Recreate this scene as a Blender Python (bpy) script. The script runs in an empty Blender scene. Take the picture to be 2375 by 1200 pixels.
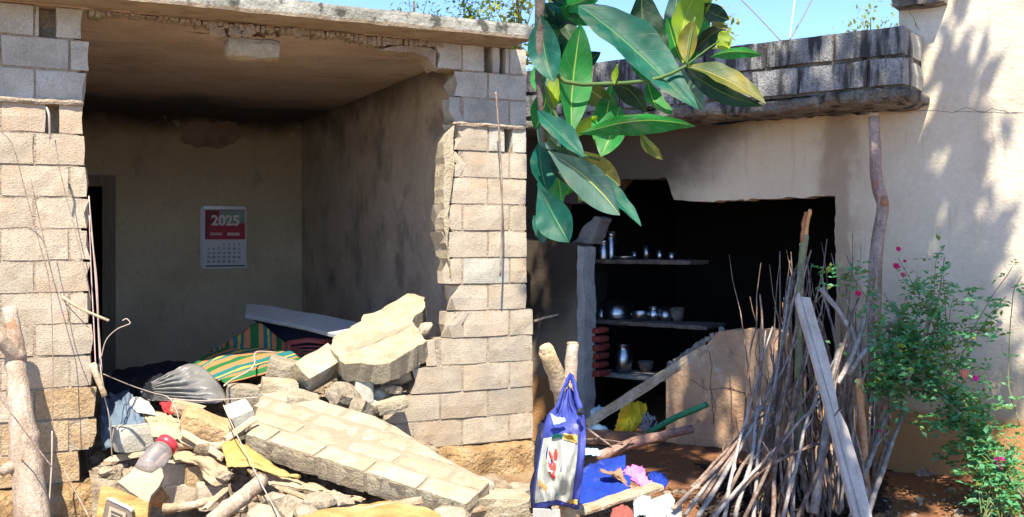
import bpy, bmesh, math, random
from mathutils import Vector, Matrix, noise
from mathutils.geometry import tessellate_polygon

V = Vector
SC = bpy.context.scene
COL = SC.collection
R = math.radians

# ------------------------------------------------------------------ camera
F = 2375.0                 # focal length in photo pixels (photo is 2375 wide)
CXP, HYP, EYE = 1187.5, 560.0, 1.6
cd = bpy.data.cameras.new('camera')
cam = bpy.data.objects.new('camera', cd)
COL.objects.link(cam)
cam.location = (0, 0, EYE)
cam.rotation_euler = (R(90), 0, 0)
cd.sensor_width = 36.0
cd.lens = 36.0 * F / 2375.0
cd.shift_y = -(600.0 - HYP) / 2375.0
cd.clip_start = 0.05
cd.clip_end = 2000
SC.camera = cam

# ------------------------------------------------------------------ sky and sun
SUN_ELEV, SUN_AZ = R(58), R(183)          # azimuth clockwise from +Y
w = bpy.data.worlds.new('World')
SC.world = w
w.use_nodes = True
nt = w.node_tree
bg = nt.nodes['Background']
skyt = nt.nodes.new('ShaderNodeTexSky')
skyt.sky_type = 'NISHITA'
skyt.sun_disc = False
skyt.sun_elevation = SUN_ELEV
skyt.sun_rotation = SUN_AZ
skyt.air_density = 0.85
skyt.altitude = 1500
skyt.dust_density = 0.0
skyt.ozone_density = 6.0
nt.links.new(skyt.outputs[0], bg.inputs[0])
bg.inputs[1].default_value = 0.15
S_DIR = V((math.sin(SUN_AZ) * math.cos(SUN_ELEV), math.cos(SUN_AZ) * math.cos(SUN_ELEV), math.sin(SUN_ELEV)))
sl = bpy.data.lights.new('sun', 'SUN')
sl.energy = 5.0
sl.angle = R(0.5)
sl.color = (1.0, 0.90, 0.74)
so = bpy.data.objects.new('sun', sl)
COL.objects.link(so)
so.location = (0, -4, 14)
so.rotation_euler = S_DIR.to_track_quat('Z', 'Y').to_euler()

SC.view_settings.view_transform = 'Standard'
SC.view_settings.look = 'None'
SC.view_settings.gamma = 1.0
SC.view_settings.use_curve_mapping = False
SC.view_settings.exposure = 1.25
SC.render.engine = 'CYCLES'
SC.cycles.max_bounces = 10
SC.cycles.diffuse_bounces = 6
SC.cycles.use_denoising = True

# ------------------------------------------------------------------ geometry helpers
def ray(px, py): return V(((px - CXP) / F, 1.0, (HYP - py) / F))
EYEP = V((0, 0, EYE))
def at(px, py, d): return EYEP + ray(px, py) * d
def onplane(px, py, p, n):
    r = ray(px, py)
    return EYEP + r * ((p - EYEP).dot(n) / r.dot(n))
def onz(px, py, z):
    r = ray(px, py)
    return EYEP + r * ((z - EYE) / r.z)
def nz(p, s=1.0, seed=0.0):
    return noise.noise(V((p[0] * s + seed * 7.31, p[1] * s - seed * 3.17, p[2] * s + seed * 1.7)))
def nzv(p, s=1.0, seed=0.0):
    return noise.noise_vector(V((p[0] * s + seed * 7.31, p[1] * s - seed * 3.17, p[2] * s + seed * 1.7)))

class Frame:
    """local axes of a building: x along its front, y into it, z up"""
    def __init__(self, o, deg):
        self.o = V(o); self.rz = R(deg)
        self.M = Matrix.Translation(self.o) @ Matrix.Rotation(self.rz, 4, 'Z')
        self.I = self.M.inverted()
        self.n = self.M.to_3x3() @ V((0, 1, 0))
    def px(self, px, py, y=0.0):
        return self.I @ onplane(px, py, self.M @ V((0, y, 0)), self.n)
    def x(self, px, y=0.0): return self.px(px, HYP, y).x
    def z(self, px, py, y=0.0): return self.px(px, py, y).z

WM = {}
def tag(o, label=None, cat=None, group=None, kind=None):
    if label: o['label'] = label
    if cat: o['category'] = cat
    if group: o['group'] = group
    if kind: o['kind'] = kind
    return o
def thing(name, label, cat, loc, rz=0.0, group=None):
    o = bpy.data.objects.new(name, None)
    COL.objects.link(o)
    o.location = loc; o.rotation_euler = (0, 0, rz)
    o.empty_display_size = 0.1
    WM[o.name] = Matrix.Translation(V(loc)) @ Matrix.Rotation(rz, 4, 'Z')
    return tag(o, label, cat, group)

class MB:
    def __init__(self): self.v = []; self.f = []; self.uv = None; self.mi = []
    def add(self, vs, fs, uvs=None, mi=0):
        b = len(self.v)
        self.v += [V(p) for p in vs]
        self.f += [tuple(i + b for i in f) for f in fs]
        self.mi += [mi] * len(fs)
        if uvs is not None:
            if self.uv is None: self.uv = [(0, 0)] * b
            self.uv += uvs
        elif self.uv is not None: self.uv += [(0, 0)] * len(vs)
        return self
    def box(self, lo, hi, M=None, mi=0):
        x0, y0, z0 = lo; x1, y1, z1 = hi
        vs = [V((x, y, z)) for x in (x0, x1) for y in (y0, y1) for z in (z0, z1)]
        if M: vs = [M @ p for p in vs]
        return self.add(vs, [(0, 1, 3, 2), (4, 6, 7, 5), (0, 4, 5, 1), (2, 3, 7, 6), (0, 2, 6, 4), (1, 5, 7, 3)], mi=mi)
    def build(self, name, mat, parent=None, local=False, smooth=False, loc=None, bevel=0.0, thick=0.0,
              label=None, cat=None, group=None, kind=None):
        vs = self.v
        o = bpy.data.objects.new(name, None)
        if parent is not None:
            P = WM[parent.name]
            if not local:
                I = P.inverted(); vs = [I @ p for p in vs]
        if loc is None:
            if parent is None or not local:
                lo = V((min(p[i] for p in vs) for i in range(3))); hi = V((max(p[i] for p in vs) for i in range(3)))
                loc = V(((lo.x + hi.x) / 2, (lo.y + hi.y) / 2, lo.z))
            else: loc = V((0, 0, 0))
            vs = [p - loc for p in vs]
        me = bpy.data.meshes.new(name)
        me.from_pydata([tuple(p) for p in vs], [], self.f)
        if self.uv is not None:
            ul = me.uv_layers.new(name='UVMap')
            for li, l in enumerate(me.loops): ul.data[li].uv = self.uv[l.vertex_index]
        for m in (mat if isinstance(mat, (list, tuple)) else [mat]): me.materials.append(m)
        if any(self.mi):
            for p, k in zip(me.polygons, self.mi): p.material_index = k
        bm = bmesh.new(); bm.from_mesh(me); bmesh.ops.recalc_face_normals(bm, faces=bm.faces); bm.to_mesh(me); bm.free()
        if smooth:
            for p in me.polygons: p.use_smooth = True
        me.update()
        bpy.data.objects.remove(o)
        o = bpy.data.objects.new(name, me)
        COL.objects.link(o)
        o.location = loc
        if parent is not None:
            o.parent = parent
            WM[o.name] = WM[parent.name] @ Matrix.Translation(loc)
        else: WM[o.name] = Matrix.Translation(loc)
        if thick:
            m = o.modifiers.new('thickness', 'SOLIDIFY'); m.thickness = thick; m.offset = 0
        if bevel:
            m = o.modifiers.new('bevel', 'BEVEL'); m.width = bevel; m.segments = 1; m.limit_method = 'ANGLE'; m.angle_limit = R(40)
        return tag(o, label, cat, group, kind)

def rough(poly, step, amp, seed=0, skip=()):
    """subdivide and jitter the edges of a closed polyline (any dimension)"""
    rnd = random.Random(seed); out = []
    n = len(poly)
    for i in range(n):
        a, b = V(poly[i]), V(poly[(i + 1) % n])
        out.append(a)
        if i in skip: continue
        L = (b - a).length; k = int(L / step)
        for j in range(1, k):
            t = (j + rnd.uniform(-.3, .3)) / k
            q = a.lerp(b, t)
            for c in range(len(q)): q[c] += rnd.uniform(-amp, amp)
            out.append(q)
    return out
def tess(poly2):
    return [tuple(t) for t in tessellate_polygon([[V((p[0], p[1], 0)) for p in poly2]])]
def prism(mb, poly, y0, y1, mi=0):
    """polygon in local x,z extruded along y"""
    n = len(poly); tr = tess(poly)
    vs = [V((p[0], y0, p[1])) for p in poly] + [V((p[0], y1, p[1])) for p in poly]
    fs = list(tr) + [tuple(i + n for i in reversed(t)) for t in tr] + [(i, (i + 1) % n, (i + 1) % n + n, i + n) for i in range(n)]
    return mb.add(vs, fs, mi=mi)
def slab(mb, pts, off, uv=False, rnd=0.0, seed=0):
    """planar 3-D outline extruded by the vector off; the back outline may be jittered"""
    pts = [V(p) for p in pts]; off = V(off); n = len(pts)
    nrm = V((0, 0, 0))
    for i in range(n): nrm += pts[i].cross(pts[(i + 1) % n])
    nrm.normalize()
    ax = nrm.orthogonal().normalized(); ay = nrm.cross(ax)
    p2 = [(p.dot(ax), p.dot(ay)) for p in pts]
    tr = tess(p2); r = random.Random(seed)
    bk = [p + off + V((r.uniform(-rnd, rnd), r.uniform(-rnd, rnd), r.uniform(-rnd, rnd))) for p in pts]
    return mb.add(pts + bk, list(tr) + [tuple(i + n for i in reversed(t)) for t in tr] + [(i, (i + 1) % n, (i + 1) % n + n, i + n) for i in range(n)])
def plane3(a, b, c):
    a, b, c = V(a), V(b), V(c)
    n = (b - a).cross(c - a).normalized()
    if n.dot(a - EYEP) > 0: n = -n           # towards the viewer
    return a, n
def px_slab(mb, pxs, ref, thick, step=0.0, amp=0.0, seed=0, rnd=0.0):
    """outline seen from the viewpoint, laid on the plane through three reference points, with real thickness"""
    p, n = plane3(*[at(*q) for q in ref])
    pts = [onplane(x, y, p, n) for x, y in pxs]
    if step: pts = rough(pts, step, amp, seed)
    return slab(mb, pts, -n * thick, rnd=rnd, seed=seed)

def catmull(pts, n):
    pts = [V(p) for p in pts]
    if len(pts) == 2: return [pts[0].lerp(pts[1], i / n) for i in range(n + 1)]
    P = [pts[0] * 2 - pts[1]] + pts + [pts[-1] * 2 - pts[-2]]
    out = []
    m = len(pts) - 1
    for i in range(n + 1):
        t = i / n * m; k = min(int(t), m - 1); u = t - k
        a, b, c, d = P[k:k + 4]
        out.append(0.5 * ((2 * b) + (c - a) * u + (2 * a - 5 * b + 4 * c - d) * u * u + (3 * b - a - 3 * c + d) * u ** 3))
    return out
def tube(mb, pts, rads, seg=7, bump=0.0, seed=0, mi=0, flat=1.0):
    pts = [V(p) for p in pts]; n = len(pts)
    if not isinstance(rads, (list, tuple)): rads = [rads] * n
    if len(rads) != n: rads = [rads[0] + (rads[-1] - rads[0]) * i / (n - 1) for i in range(n)]
    vs = []; fs = []; uvs = []
    t0 = (pts[1] - pts[0]).normalized(); u = t0.orthogonal().normalized()
    for i in range(n):
        t = (pts[min(i + 1, n - 1)] - pts[max(i - 1, 0)])
        if t.length < 1e-9: t = t0
        t.normalize()
        u = (u - t * u.dot(t))
        u = u.normalized() if u.length > 1e-6 else t.orthogonal().normalized()
        v = t.cross(u)
        for k in range(seg):
            a = 2 * math.pi * k / seg
            d = u * math.cos(a) + v * math.sin(a) * flat
            r = rads[i] * (1 + (bump * nz(pts[i] + d * rads[i] * 2, 1.2 / max(rads[i], .01) * .35, seed) if bump else 0))
            vs.append(pts[i] + d * r)
    for i in range(n - 1):
        for k in range(seg):
            k2 = (k + 1) % seg
            fs.append((i * seg + k, i * seg + k2, (i + 1) * seg + k2, (i + 1) * seg + k))
    fs.append(tuple(reversed(range(seg)))); fs.append(tuple(range((n - 1) * seg, n * seg)))
    return mb.add(vs, fs, mi=mi)

_LAT = {}
def lattice(nx, ny, nz_):
    key = (nx, ny, nz_)
    if key in _LAT: return _LAT[key]
    idx = {}; vs = []; fs = []
    def vid(i, j, k):
        if (i, j, k) not in idx:
            idx[(i, j, k)] = len(vs); vs.append((i / nx - .5, j / ny - .5, k / nz_ - .5))
        return idx[(i, j, k)]
    for i in range(nx):
        for j in range(ny):
            for k, fl in ((0, 0), (nz_, 1)):
                q = [vid(i, j, k), vid(i + 1, j, k), vid(i + 1, j + 1, k), vid(i, j + 1, k)]; fs.append(tuple(q if fl else q[::-1]))
    for i in range(nx):
        for k in range(nz_):
            for j, fl in ((0, 1), (ny, 0)):
                q = [vid(i, j, k), vid(i + 1, j, k), vid(i + 1, j, k + 1), vid(i, j, k + 1)]; fs.append(tuple(q if fl else q[::-1]))
    for j in range(ny):
        for k in range(nz_):
            for i, fl in ((0, 0), (nx, 1)):
                q = [vid(i, j, k), vid(i, j + 1, k), vid(i, j + 1, k + 1), vid(i, j, k + 1)]; fs.append(tuple(q if fl else q[::-1]))
    _LAT[key] = (vs, fs)
    return _LAT[key]
def rough_box(mb, size, seg=(4, 2, 2), amp=0.006, rnd=0.008, seed=0, M=None, fs_noise=9.0, cut=None):
    """a worn block: subdivided box, edges rubbed off, faces uneven"""
    vs, fs = lattice(*seg); out = []
    for p in vs:
        ext = [abs(abs(c) - .5) < 1e-6 for c in p]
        q = V((p[0] * size[0], p[1] * size[1], p[2] * size[2]))
        if sum(ext) >= 2:
            k = rnd * (1.0 + .8 * nz(q, 14, seed)) * (1.4 if sum(ext) == 3 else 1.0)
            for c in range(3):
                if ext[c]: q[c] -= math.copysign(k, q[c])
        q += nzv(q, fs_noise, seed) * amp
        if cut: q = cut(q)
        out.append(M @ q if M else q)
    return mb.add(out, fs)
def rock(mb, c, r, seed=0, sub=2, flat=1.0, rough_=.35, M=None):
    bm = bmesh.new(); bmesh.ops.create_icosphere(bm, subdivisions=sub, radius=1.0)
    rn = random.Random(seed); pl = [(V((rn.gauss(0, 1), rn.gauss(0, 1), rn.gauss(0, 1))).normalized(), rn.uniform(.45, .85)) for _ in range(7)]
    for v in bm.verts:
        p = v.co.copy()
        for n, h in pl:
            d = p.dot(n)
            if d > h: p -= n * (d - h)
        p += nzv(p, 1.8, seed) * rough_ * .25
        p = V((p.x * r[0], p.y * r[1], p.z * r[2])) if isinstance(r, (tuple, list)) else p * r
        p.z *= flat
        v.co = (M @ p if M else p) + V(c)
    bm.verts.index_update()
    mb.add([v.co for v in bm.verts], [tuple(v.index for v in f.verts) for f in bm.faces]); bm.free()
    return mb
def grid(mb, fn, nu, nv):
    """fn(u,v) in 0..1 -> point"""
    vs = []; uvs = []; fs = []
    for j in range(nv + 1):
        for i in range(nu + 1):
            vs.append(V(fn(i / nu, j / nv))); uvs.append((i / nu, j / nv))
    for j in range(nv):
        for i in range(nu):
            a = j * (nu + 1) + i; fs.append((a, a + 1, a + nu + 2, a + nu + 1))
    return mb.add(vs, fs, uvs)
def cloth(mb, net, nu=24, nv=16, fold=0.02, fs=5.0, seed=0, aniso=(1, 1)):
    """net: rows of points; a smooth sheet through them with creases"""
    rows = [catmull(r, nu) for r in net]
    cols = [catmull([r[i] for r in rows], nv) for i in range(nu + 1)]
    L = (rows[0][-1] - rows[0][0]).length + .05
    def fn(u, v):
        i = min(int(round(u * nu)), nu); j = min(int(round(v * nv)), nv)
        p = cols[i][j]
        a = cols[min(i + 1, nu)][j] - cols[max(i - 1, 0)][j]; b = cols[i][min(j + 1, nv)] - cols[i][max(j - 1, 0)]
        n = a.cross(b)
        n = n.normalized() if n.length > 1e-9 else V((0, 0, 1))
        q = V((u * fs * aniso[0], v * fs * aniso[1], seed * 3.7))
        h = (1 - abs(noise.noise(q)) * 2) * .6 + .4 * (1 - abs(noise.noise(q * 2.3)) * 2) + .25 * noise.noise(q * 5.1)
        return p + n * h * fold
    return grid(mb, fn, nu, nv)

# ------------------------------------------------------------------ material helper
def mat(name, cols, scale=3.0, detail=8.0, rough=.9, spec=.3, bumps=(), layers=(), objrand=0.0, stretch=(1, 1, 1),
        coord='pos', metallic=0.0, fine=0.0, fine_scale=60.0, ramp=(.3, .7), trans=None, sheen=0):
    m = bpy.data.materials.new(name); m.use_nodes = True
    t = m.node_tree; N = t.nodes; L = t.links; b = N['Principled BSDF']
    b.inputs['Roughness'].default_value = rough; b.inputs['Metallic'].default_value = metallic
    b.inputs['Specular IOR Level'].default_value = spec
    geo = N.new('ShaderNodeNewGeometry'); tc = N.new('ShaderNodeTexCoord'); oi = N.new('ShaderNodeObjectInfo')
    src = geo.outputs['Position'] if coord == 'pos' else tc.outputs['Object'] if coord == 'obj' else tc.outputs['UV']
    def vec(st, jit=True):
        mp = N.new('ShaderNodeMapping'); mp.inputs['Scale'].default_value = st
        L.new(src, mp.inputs['Vector'])
        if objrand and jit:
            ml = N.new('ShaderNodeMath'); ml.operation = 'MULTIPLY'; ml.inputs[1].default_value = 37.0
            L.new(oi.outputs['Random'], ml.inputs[0])
            cm = N.new('ShaderNodeCombineXYZ'); L.new(ml.outputs[0], cm.inputs[0]); L.new(ml.outputs[0], cm.inputs[2])
            L.new(cm.outputs[0], mp.inputs['Location'])
        return mp.outputs[0]
    def noi(sc, de, st, jit=True, dist=0.0, ro=.6):
        n = N.new('ShaderNodeTexNoise'); n.inputs['Scale'].default_value = sc; n.inputs['Detail'].default_value = de
        n.inputs['Roughness'].default_value = ro; n.inputs['Distortion'].default_value = dist
        L.new(vec(st, jit), n.inputs['Vector']); return n.outputs['Fac']
    def ramp2(fac, stops):
        r = N.new('ShaderNodeValToRGB'); L.new(fac, r.inputs[0]); e = r.color_ramp.elements
        while len(e) < len(stops): e.new(.5)
        for k, (p, c) in enumerate(stops): e[k].position = p; e[k].color = (*c, 1) if len(c) == 3 else c
        return r.outputs[0]
    def mix(fac, a, bb, mode='MIX'):
        x = N.new('ShaderNodeMix'); x.data_type = 'RGBA'; x.blend_type = mode
        if isinstance(fac, float): x.inputs[0].default_value = fac
        else: L.new(fac, x.inputs[0])
        for i, q in ((6, a), (7, bb)):
            if isinstance(q, tuple): x.inputs[i].default_value = (*q, 1)
            else: L.new(q, x.inputs[i])
        return x.outputs[2]
    k = len(cols)
    col = ramp2(noi(scale, detail, stretch), [(ramp[0] + (ramp[1] - ramp[0]) * i / max(k - 1, 1), c) for i, c in enumerate(cols)])
    if fine:
        g = ramp2(noi(fine_scale, 3, (1, 1, 1)), [(.3, (1 - fine,) * 3), (.7, (1 + fine * .5,) * 3)])
        col = mix(1.0, col, g, 'MULTIPLY')
    for la in layers:
        st = la.get('stretch', (1, 1, 1))
        if la['type'] == 'noise':
            fac = noi(la['scale'], la.get('detail', 6), st, la.get('jit', True), la.get('dist', 0.0), la.get('ro', .6))
            lo, hi = la['lo'], la['hi']
        elif la['type'] == 'pores':
            n = N.new('ShaderNodeTexVoronoi'); n.inputs['Scale'].default_value = la['scale']; L.new(vec(st), n.inputs['Vector'])
            fac = n.outputs['Distance']; lo, hi = la['lo'], la['hi']
        else:                                     # band along an axis of the object, edge broken up by noise
            dp = N.new('ShaderNodeVectorMath'); dp.operation = 'DOT_PRODUCT'; dp.inputs[1].default_value = la['axis']
            L.new(tc.outputs['Object'] if la.get('obj', True) else geo.outputs['Position'], dp.inputs[0])
            ad = N.new('ShaderNodeMath'); ad.operation = 'MULTIPLY_ADD'
            dv = dp.outputs['Value']
            if 'center' in la:
                sb = N.new('ShaderNodeMath'); sb.operation = 'SUBTRACT'; L.new(dv, sb.inputs[0]); sb.inputs[1].default_value = la['center']
                ab = N.new('ShaderNodeMath'); ab.operation = 'ABSOLUTE'; L.new(sb.outputs[0], ab.inputs[0])
                ng = N.new('ShaderNodeMath'); ng.operation = 'MULTIPLY'; L.new(ab.outputs[0], ng.inputs[0]); ng.inputs[1].default_value = -1.0; dv = ng.outputs[0]
            L.new(noi(la.get('nscale', 3), 6, st), ad.inputs[0]); ad.inputs[1].default_value = la.get('namp', .5); L.new(dv, ad.inputs[2])
            fac = ad.outputs[0]; lo, hi = la['lo'], la['hi']
        mr = N.new('ShaderNodeMapRange'); mr.inputs['From Min'].default_value = lo; mr.inputs['From Max'].default_value = hi
        mr.inputs['To Max'].default_value = la.get('amt', 1.0); mr.interpolation_type = 'SMOOTHSTEP'
        L.new(fac, mr.inputs['Value'])
        col = mix(mr.outputs[0], col, la['col'], la.get('mode', 'MIX'))
    if objrand:
        mr = N.new('ShaderNodeMapRange'); mr.inputs['To Min'].default_value = 1 - objrand; mr.inputs['To Max'].default_value = 1 + objrand
        L.new(oi.outputs['Random'], mr.inputs['Value'])
        hs = N.new('ShaderNodeHueSaturation'); L.new(mr.outputs[0], hs.inputs['Value']); L.new(col, hs.inputs['Color']); col = hs.outputs[0]
    L.new(col, b.inputs['Base Color'])
    h = None
    for bu in bumps:
        kind = bu[2] if len(bu) > 2 else 'noise'; st = bu[3] if len(bu) > 3 else (1, 1, 1)
        bn = N.new('ShaderNodeBump'); bn.inputs['Strength'].default_value = min(bu[1], 1.0); bn.inputs['Distance'].default_value = bu[4] if len(bu) > 4 else .02
        if kind == 'noise': L.new(noi(bu[0], 6, st), bn.inputs['Height'])
        else:
            n = N.new('ShaderNodeTexVoronoi'); n.inputs['Scale'].default_value = bu[0]; L.new(vec(st), n.inputs['Vector']); L.new(n.outputs['Distance'], bn.inputs['Height'])
        if h is not None: L.new(h, bn.inputs['Normal'])
        h = bn.outputs[0]
    if h is not None: L.new(h, b.inputs['Normal'])
    if trans:
        tr = N.new('ShaderNodeBsdfTranslucent'); L.new(col, tr.inputs['Color'])
        g = N.new('ShaderNodeHueSaturation'); g.inputs['Saturation'].default_value = 1.2; g.inputs['Value'].default_value = trans[1]
        L.new(col, g.inputs['Color']); L.new(g.outputs[0], tr.inputs['Color'])
        ms = N.new('ShaderNodeMixShader'); ms.inputs[0].default_value = trans[0]
        L.new(b.outputs[0], ms.inputs[1]); L.new(tr.outputs[0], ms.inputs[2])
        L.new(ms.outputs[0], N['Material Output'].inputs[0])
    m['bsdf'] = b.name
    return m
def plain(name, c, rough=.7, metallic=0.0, spec=.4, var=.15, scale=8):
    return mat(name, [tuple(x * (1 - var) for x in c), tuple(min(1, x * (1 + var)) for x in c)], scale=scale, rough=rough, metallic=metallic, spec=spec)
# ------------------------------------------------------------------ materials of the buildings
BLOCK = mat('concrete_block', [(0.361, 0.299, 0.218), (0.439, 0.376, 0.285), (0.494, 0.438, 0.345)], scale=5, objrand=.09, fine=.16, fine_scale=90,
            layers=[dict(type='noise', scale=2.0, lo=.50, hi=.70, col=(.45, .32, .21), amt=.6),
                    dict(type='noise', scale=1.4, lo=.54, hi=.72, col=(.28, .255, .22), amt=.6, jit=False),
                    dict(type='noise', scale=4.5, lo=.57, hi=.66, col=(.50, .42, .33), amt=.6, jit=False, detail=10),
                    dict(type='noise', scale=85, lo=.58, hi=.66, col=(.20, .16, .12), amt=.6, detail=3)],
            bumps=[(16, .25, 'noise', (1, 1, 1), .02), (100, .7, 'noise', (1, 1, 1), .010)])
BLOCK_OCHRE = mat('ochre_stained_block', [(.36, .255, .145), (.46, .325, .185), (.50, .40, .27)], scale=5, objrand=.06, fine=.25,
            layers=[dict(type='noise', scale=70, lo=.58, hi=.68, col=(.20, .12, .06), amt=.6, detail=3)],
            bumps=[(28, .5, 'noise', (1, 1, 1), .03), (85, .75, 'noise', (1, 1, 1), .016)])
BLOCK_PALE = mat('pale_dusty_block', [(0.314, 0.264, 0.176), (0.408, 0.349, 0.243), (0.470, 0.414, 0.303)], scale=7, objrand=.08, fine=.22, fine_scale=60,
            layers=[dict(type='noise', scale=3, lo=.55, hi=.72, col=(.42, .33, .22), amt=.6),
                    dict(type='noise', scale=4.5, lo=.58, hi=.7, col=(.46, .45, .41), amt=.6, jit=False),
                    dict(type='noise', scale=55, lo=.62, hi=.70, col=(.22, .18, .12), amt=.5, detail=3)],
            bumps=[(14, .45, 'noise', (1, 1, 1), .04), (60, .6, 'noise', (1, 1, 1), .02), (140, .5, 'noise', (1, 1, 1), .008)])
BLOCK_GREY = mat('grey_block', [(.34, .325, .27), (.45, .43, .36), (.53, .51, .44)], scale=5, objrand=.1, fine=.2, fine_scale=90,
            layers=[dict(type='noise', scale=3, lo=.54, hi=.75, col=(.29, .28, .24), amt=.6), dict(type='noise', scale=2, lo=.6, hi=.75, col=(.46, .37, .26), amt=.5),
                    dict(type='noise', scale=85, lo=.58, hi=.66, col=(.16, .15, .13), amt=.5, detail=3)],
            bumps=[(16, .25, 'noise', (1, 1, 1), .02), (100, .65, 'noise', (1, 1, 1), .010)])
MORTAR = mat('mortar', [(.34, .27, .19), (.44, .36, .27), (.50, .43, .33)], scale=7, fine=.3,
            bumps=[(20, .7, 'noise', (1, 1, 1), .04), (80, .7, 'noise', (1, 1, 1), .015)])
PANEL_MORTAR = mat('panel_mortar', [(0.288, 0.228, 0.160), (0.352, 0.288, 0.208)], scale=8, fine=.15, bumps=[(24, .6, 'noise', (1, 1, 1), .03), (90, .6, 'noise', (1, 1, 1), .012)])
FASCIA = mat('roof_slab_concrete', [(.17, .17, .145), (.30, .30, .26), (.42, .42, .37)], scale=5, fine=.2, stretch=(1, 1, 1.5),
            layers=[dict(type='noise', scale=8, lo=.53, hi=.62, col=(.055, .055, .045), amt=.9, stretch=(1, 1, .8)),
                    dict(type='grad', axis=(0, 0, -1), lo=-3.175, hi=-3.155, col=(.36, .27, .17), amt=.7, namp=.03, nscale=6, obj=False)],
            bumps=[(18, .6, 'noise', (1, 1, 1), .03), (70, .6, 'noise', (1, 1, 1), .012)])
CEIL = mat('stained_ceiling', [(.42, .33, .26), (.58, .47, .375), (.68, .565, .46)], scale=1.3, coord='obj', fine=.15, fine_scale=24, ramp=(.25, .75), detail=12,
            layers=[dict(type='noise', scale=1.1, lo=.48, hi=.70, col=(.36, .285, .225), amt=.75, stretch=(.6, 1.2, 1), dist=.8, detail=10),
                    dict(type='noise', scale=2.4, lo=.56, hi=.72, col=(.56, .40, .24), amt=.5, stretch=(.7, 1.3, 1)),
                    dict(type='noise', scale=3.5, lo=.60, hi=.72, col=(.13, .10, .085), amt=.8, stretch=(.5, 1.6, 1), dist=.6, detail=10),
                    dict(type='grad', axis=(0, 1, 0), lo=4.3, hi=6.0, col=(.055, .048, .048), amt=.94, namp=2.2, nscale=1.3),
                    dict(type='noise', scale=6, lo=.64, hi=.70, col=(.50, .44, .38), amt=.45, stretch=(.6, 1.5, 1))],
            bumps=[(5, .3, 'noise', (.8, 1.2, 1), .05), (40, .4)])
BACKW = mat('room_back_plaster', [(0.505, 0.432, 0.299), (0.605, 0.519, 0.361), (0.660, 0.572, 0.407)], scale=1.2, coord='obj', fine=.1, fine_scale=18, detail=12,
            layers=[dict(type='noise', scale=.8, lo=.42, hi=.72, col=(.34, .27, .19), amt=.6),
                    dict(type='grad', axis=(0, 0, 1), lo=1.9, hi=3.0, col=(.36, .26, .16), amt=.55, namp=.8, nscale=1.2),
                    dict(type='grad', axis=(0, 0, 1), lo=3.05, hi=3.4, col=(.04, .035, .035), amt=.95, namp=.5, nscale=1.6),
                    dict(type='noise', scale=2.6, lo=.60, hi=.72, col=(.22, .19, .155), amt=.5), dict(type='noise', scale=7, lo=.63, hi=.69, col=(.5, .47, .41), amt=.4), dict(type='noise', scale=12, lo=.64, hi=.68, col=(.56, .53, .46), amt=.5, stretch=(1, 1, .2)), dict(type='noise', scale=18, lo=.66, hi=.70, col=(.14, .12, .10), amt=.5)],
            bumps=[(4, .3, 'noise', (1, 1, 1), .06), (50, .35)])
SIDEW = mat('room_side_plaster', [(0.444, 0.376, 0.301), (0.581, 0.498, 0.399), (0.683, 0.596, 0.482)], scale=1.4, coord='obj', fine=.12, fine_scale=18, detail=12,
            layers=[dict(type='noise', scale=1.6, lo=.50, hi=.68, col=(.15, .135, .13), amt=.65, detail=10),
                    dict(type='noise', scale=1.0, lo=.55, hi=.7, col=(.33, .24, .15), amt=.6),
                    dict(type='noise', scale=5, lo=.62, hi=.70, col=(.42, .40, .37), amt=.5),
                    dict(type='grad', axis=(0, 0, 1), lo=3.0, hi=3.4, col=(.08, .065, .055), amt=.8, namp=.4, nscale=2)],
            bumps=[(7, .4, 'noise', (1, 1, 1), .05), (50, .4)])
EARTH = mat('dry_earth', [(.19, .12, .065), (.31, .20, .11), (.42, .31, .19)], scale=2.5, fine=.3, fine_scale=40,
            layers=[dict(type='grad', axis=(1, 0, 0), lo=.7, hi=1.5, col=(.26, .105, .045), amt=.85, namp=.6, nscale=2, obj=False), dict(type='noise', scale=22, lo=.60, hi=.7, col=(.42, .33, .24), amt=.5)],
            bumps=[(14, .8, 'noise', (1, 1, 1), .06), (60, .8, 'noise', (1, 1, 1), .03)])
FOUND = mat('earthen_plinth', [(.30, .185, .085), (.45, .30, .15), (.52, .40, .25)], scale=4, fine=.25,
            layers=[dict(type='noise', scale=5, lo=.55, hi=.68, col=(.24, .14, .06), amt=.7)],
            bumps=[(9, .9, 'noise', (1, 1, 1), .1), (40, .8, 'noise', (1, 1, 1), .04)])
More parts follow.
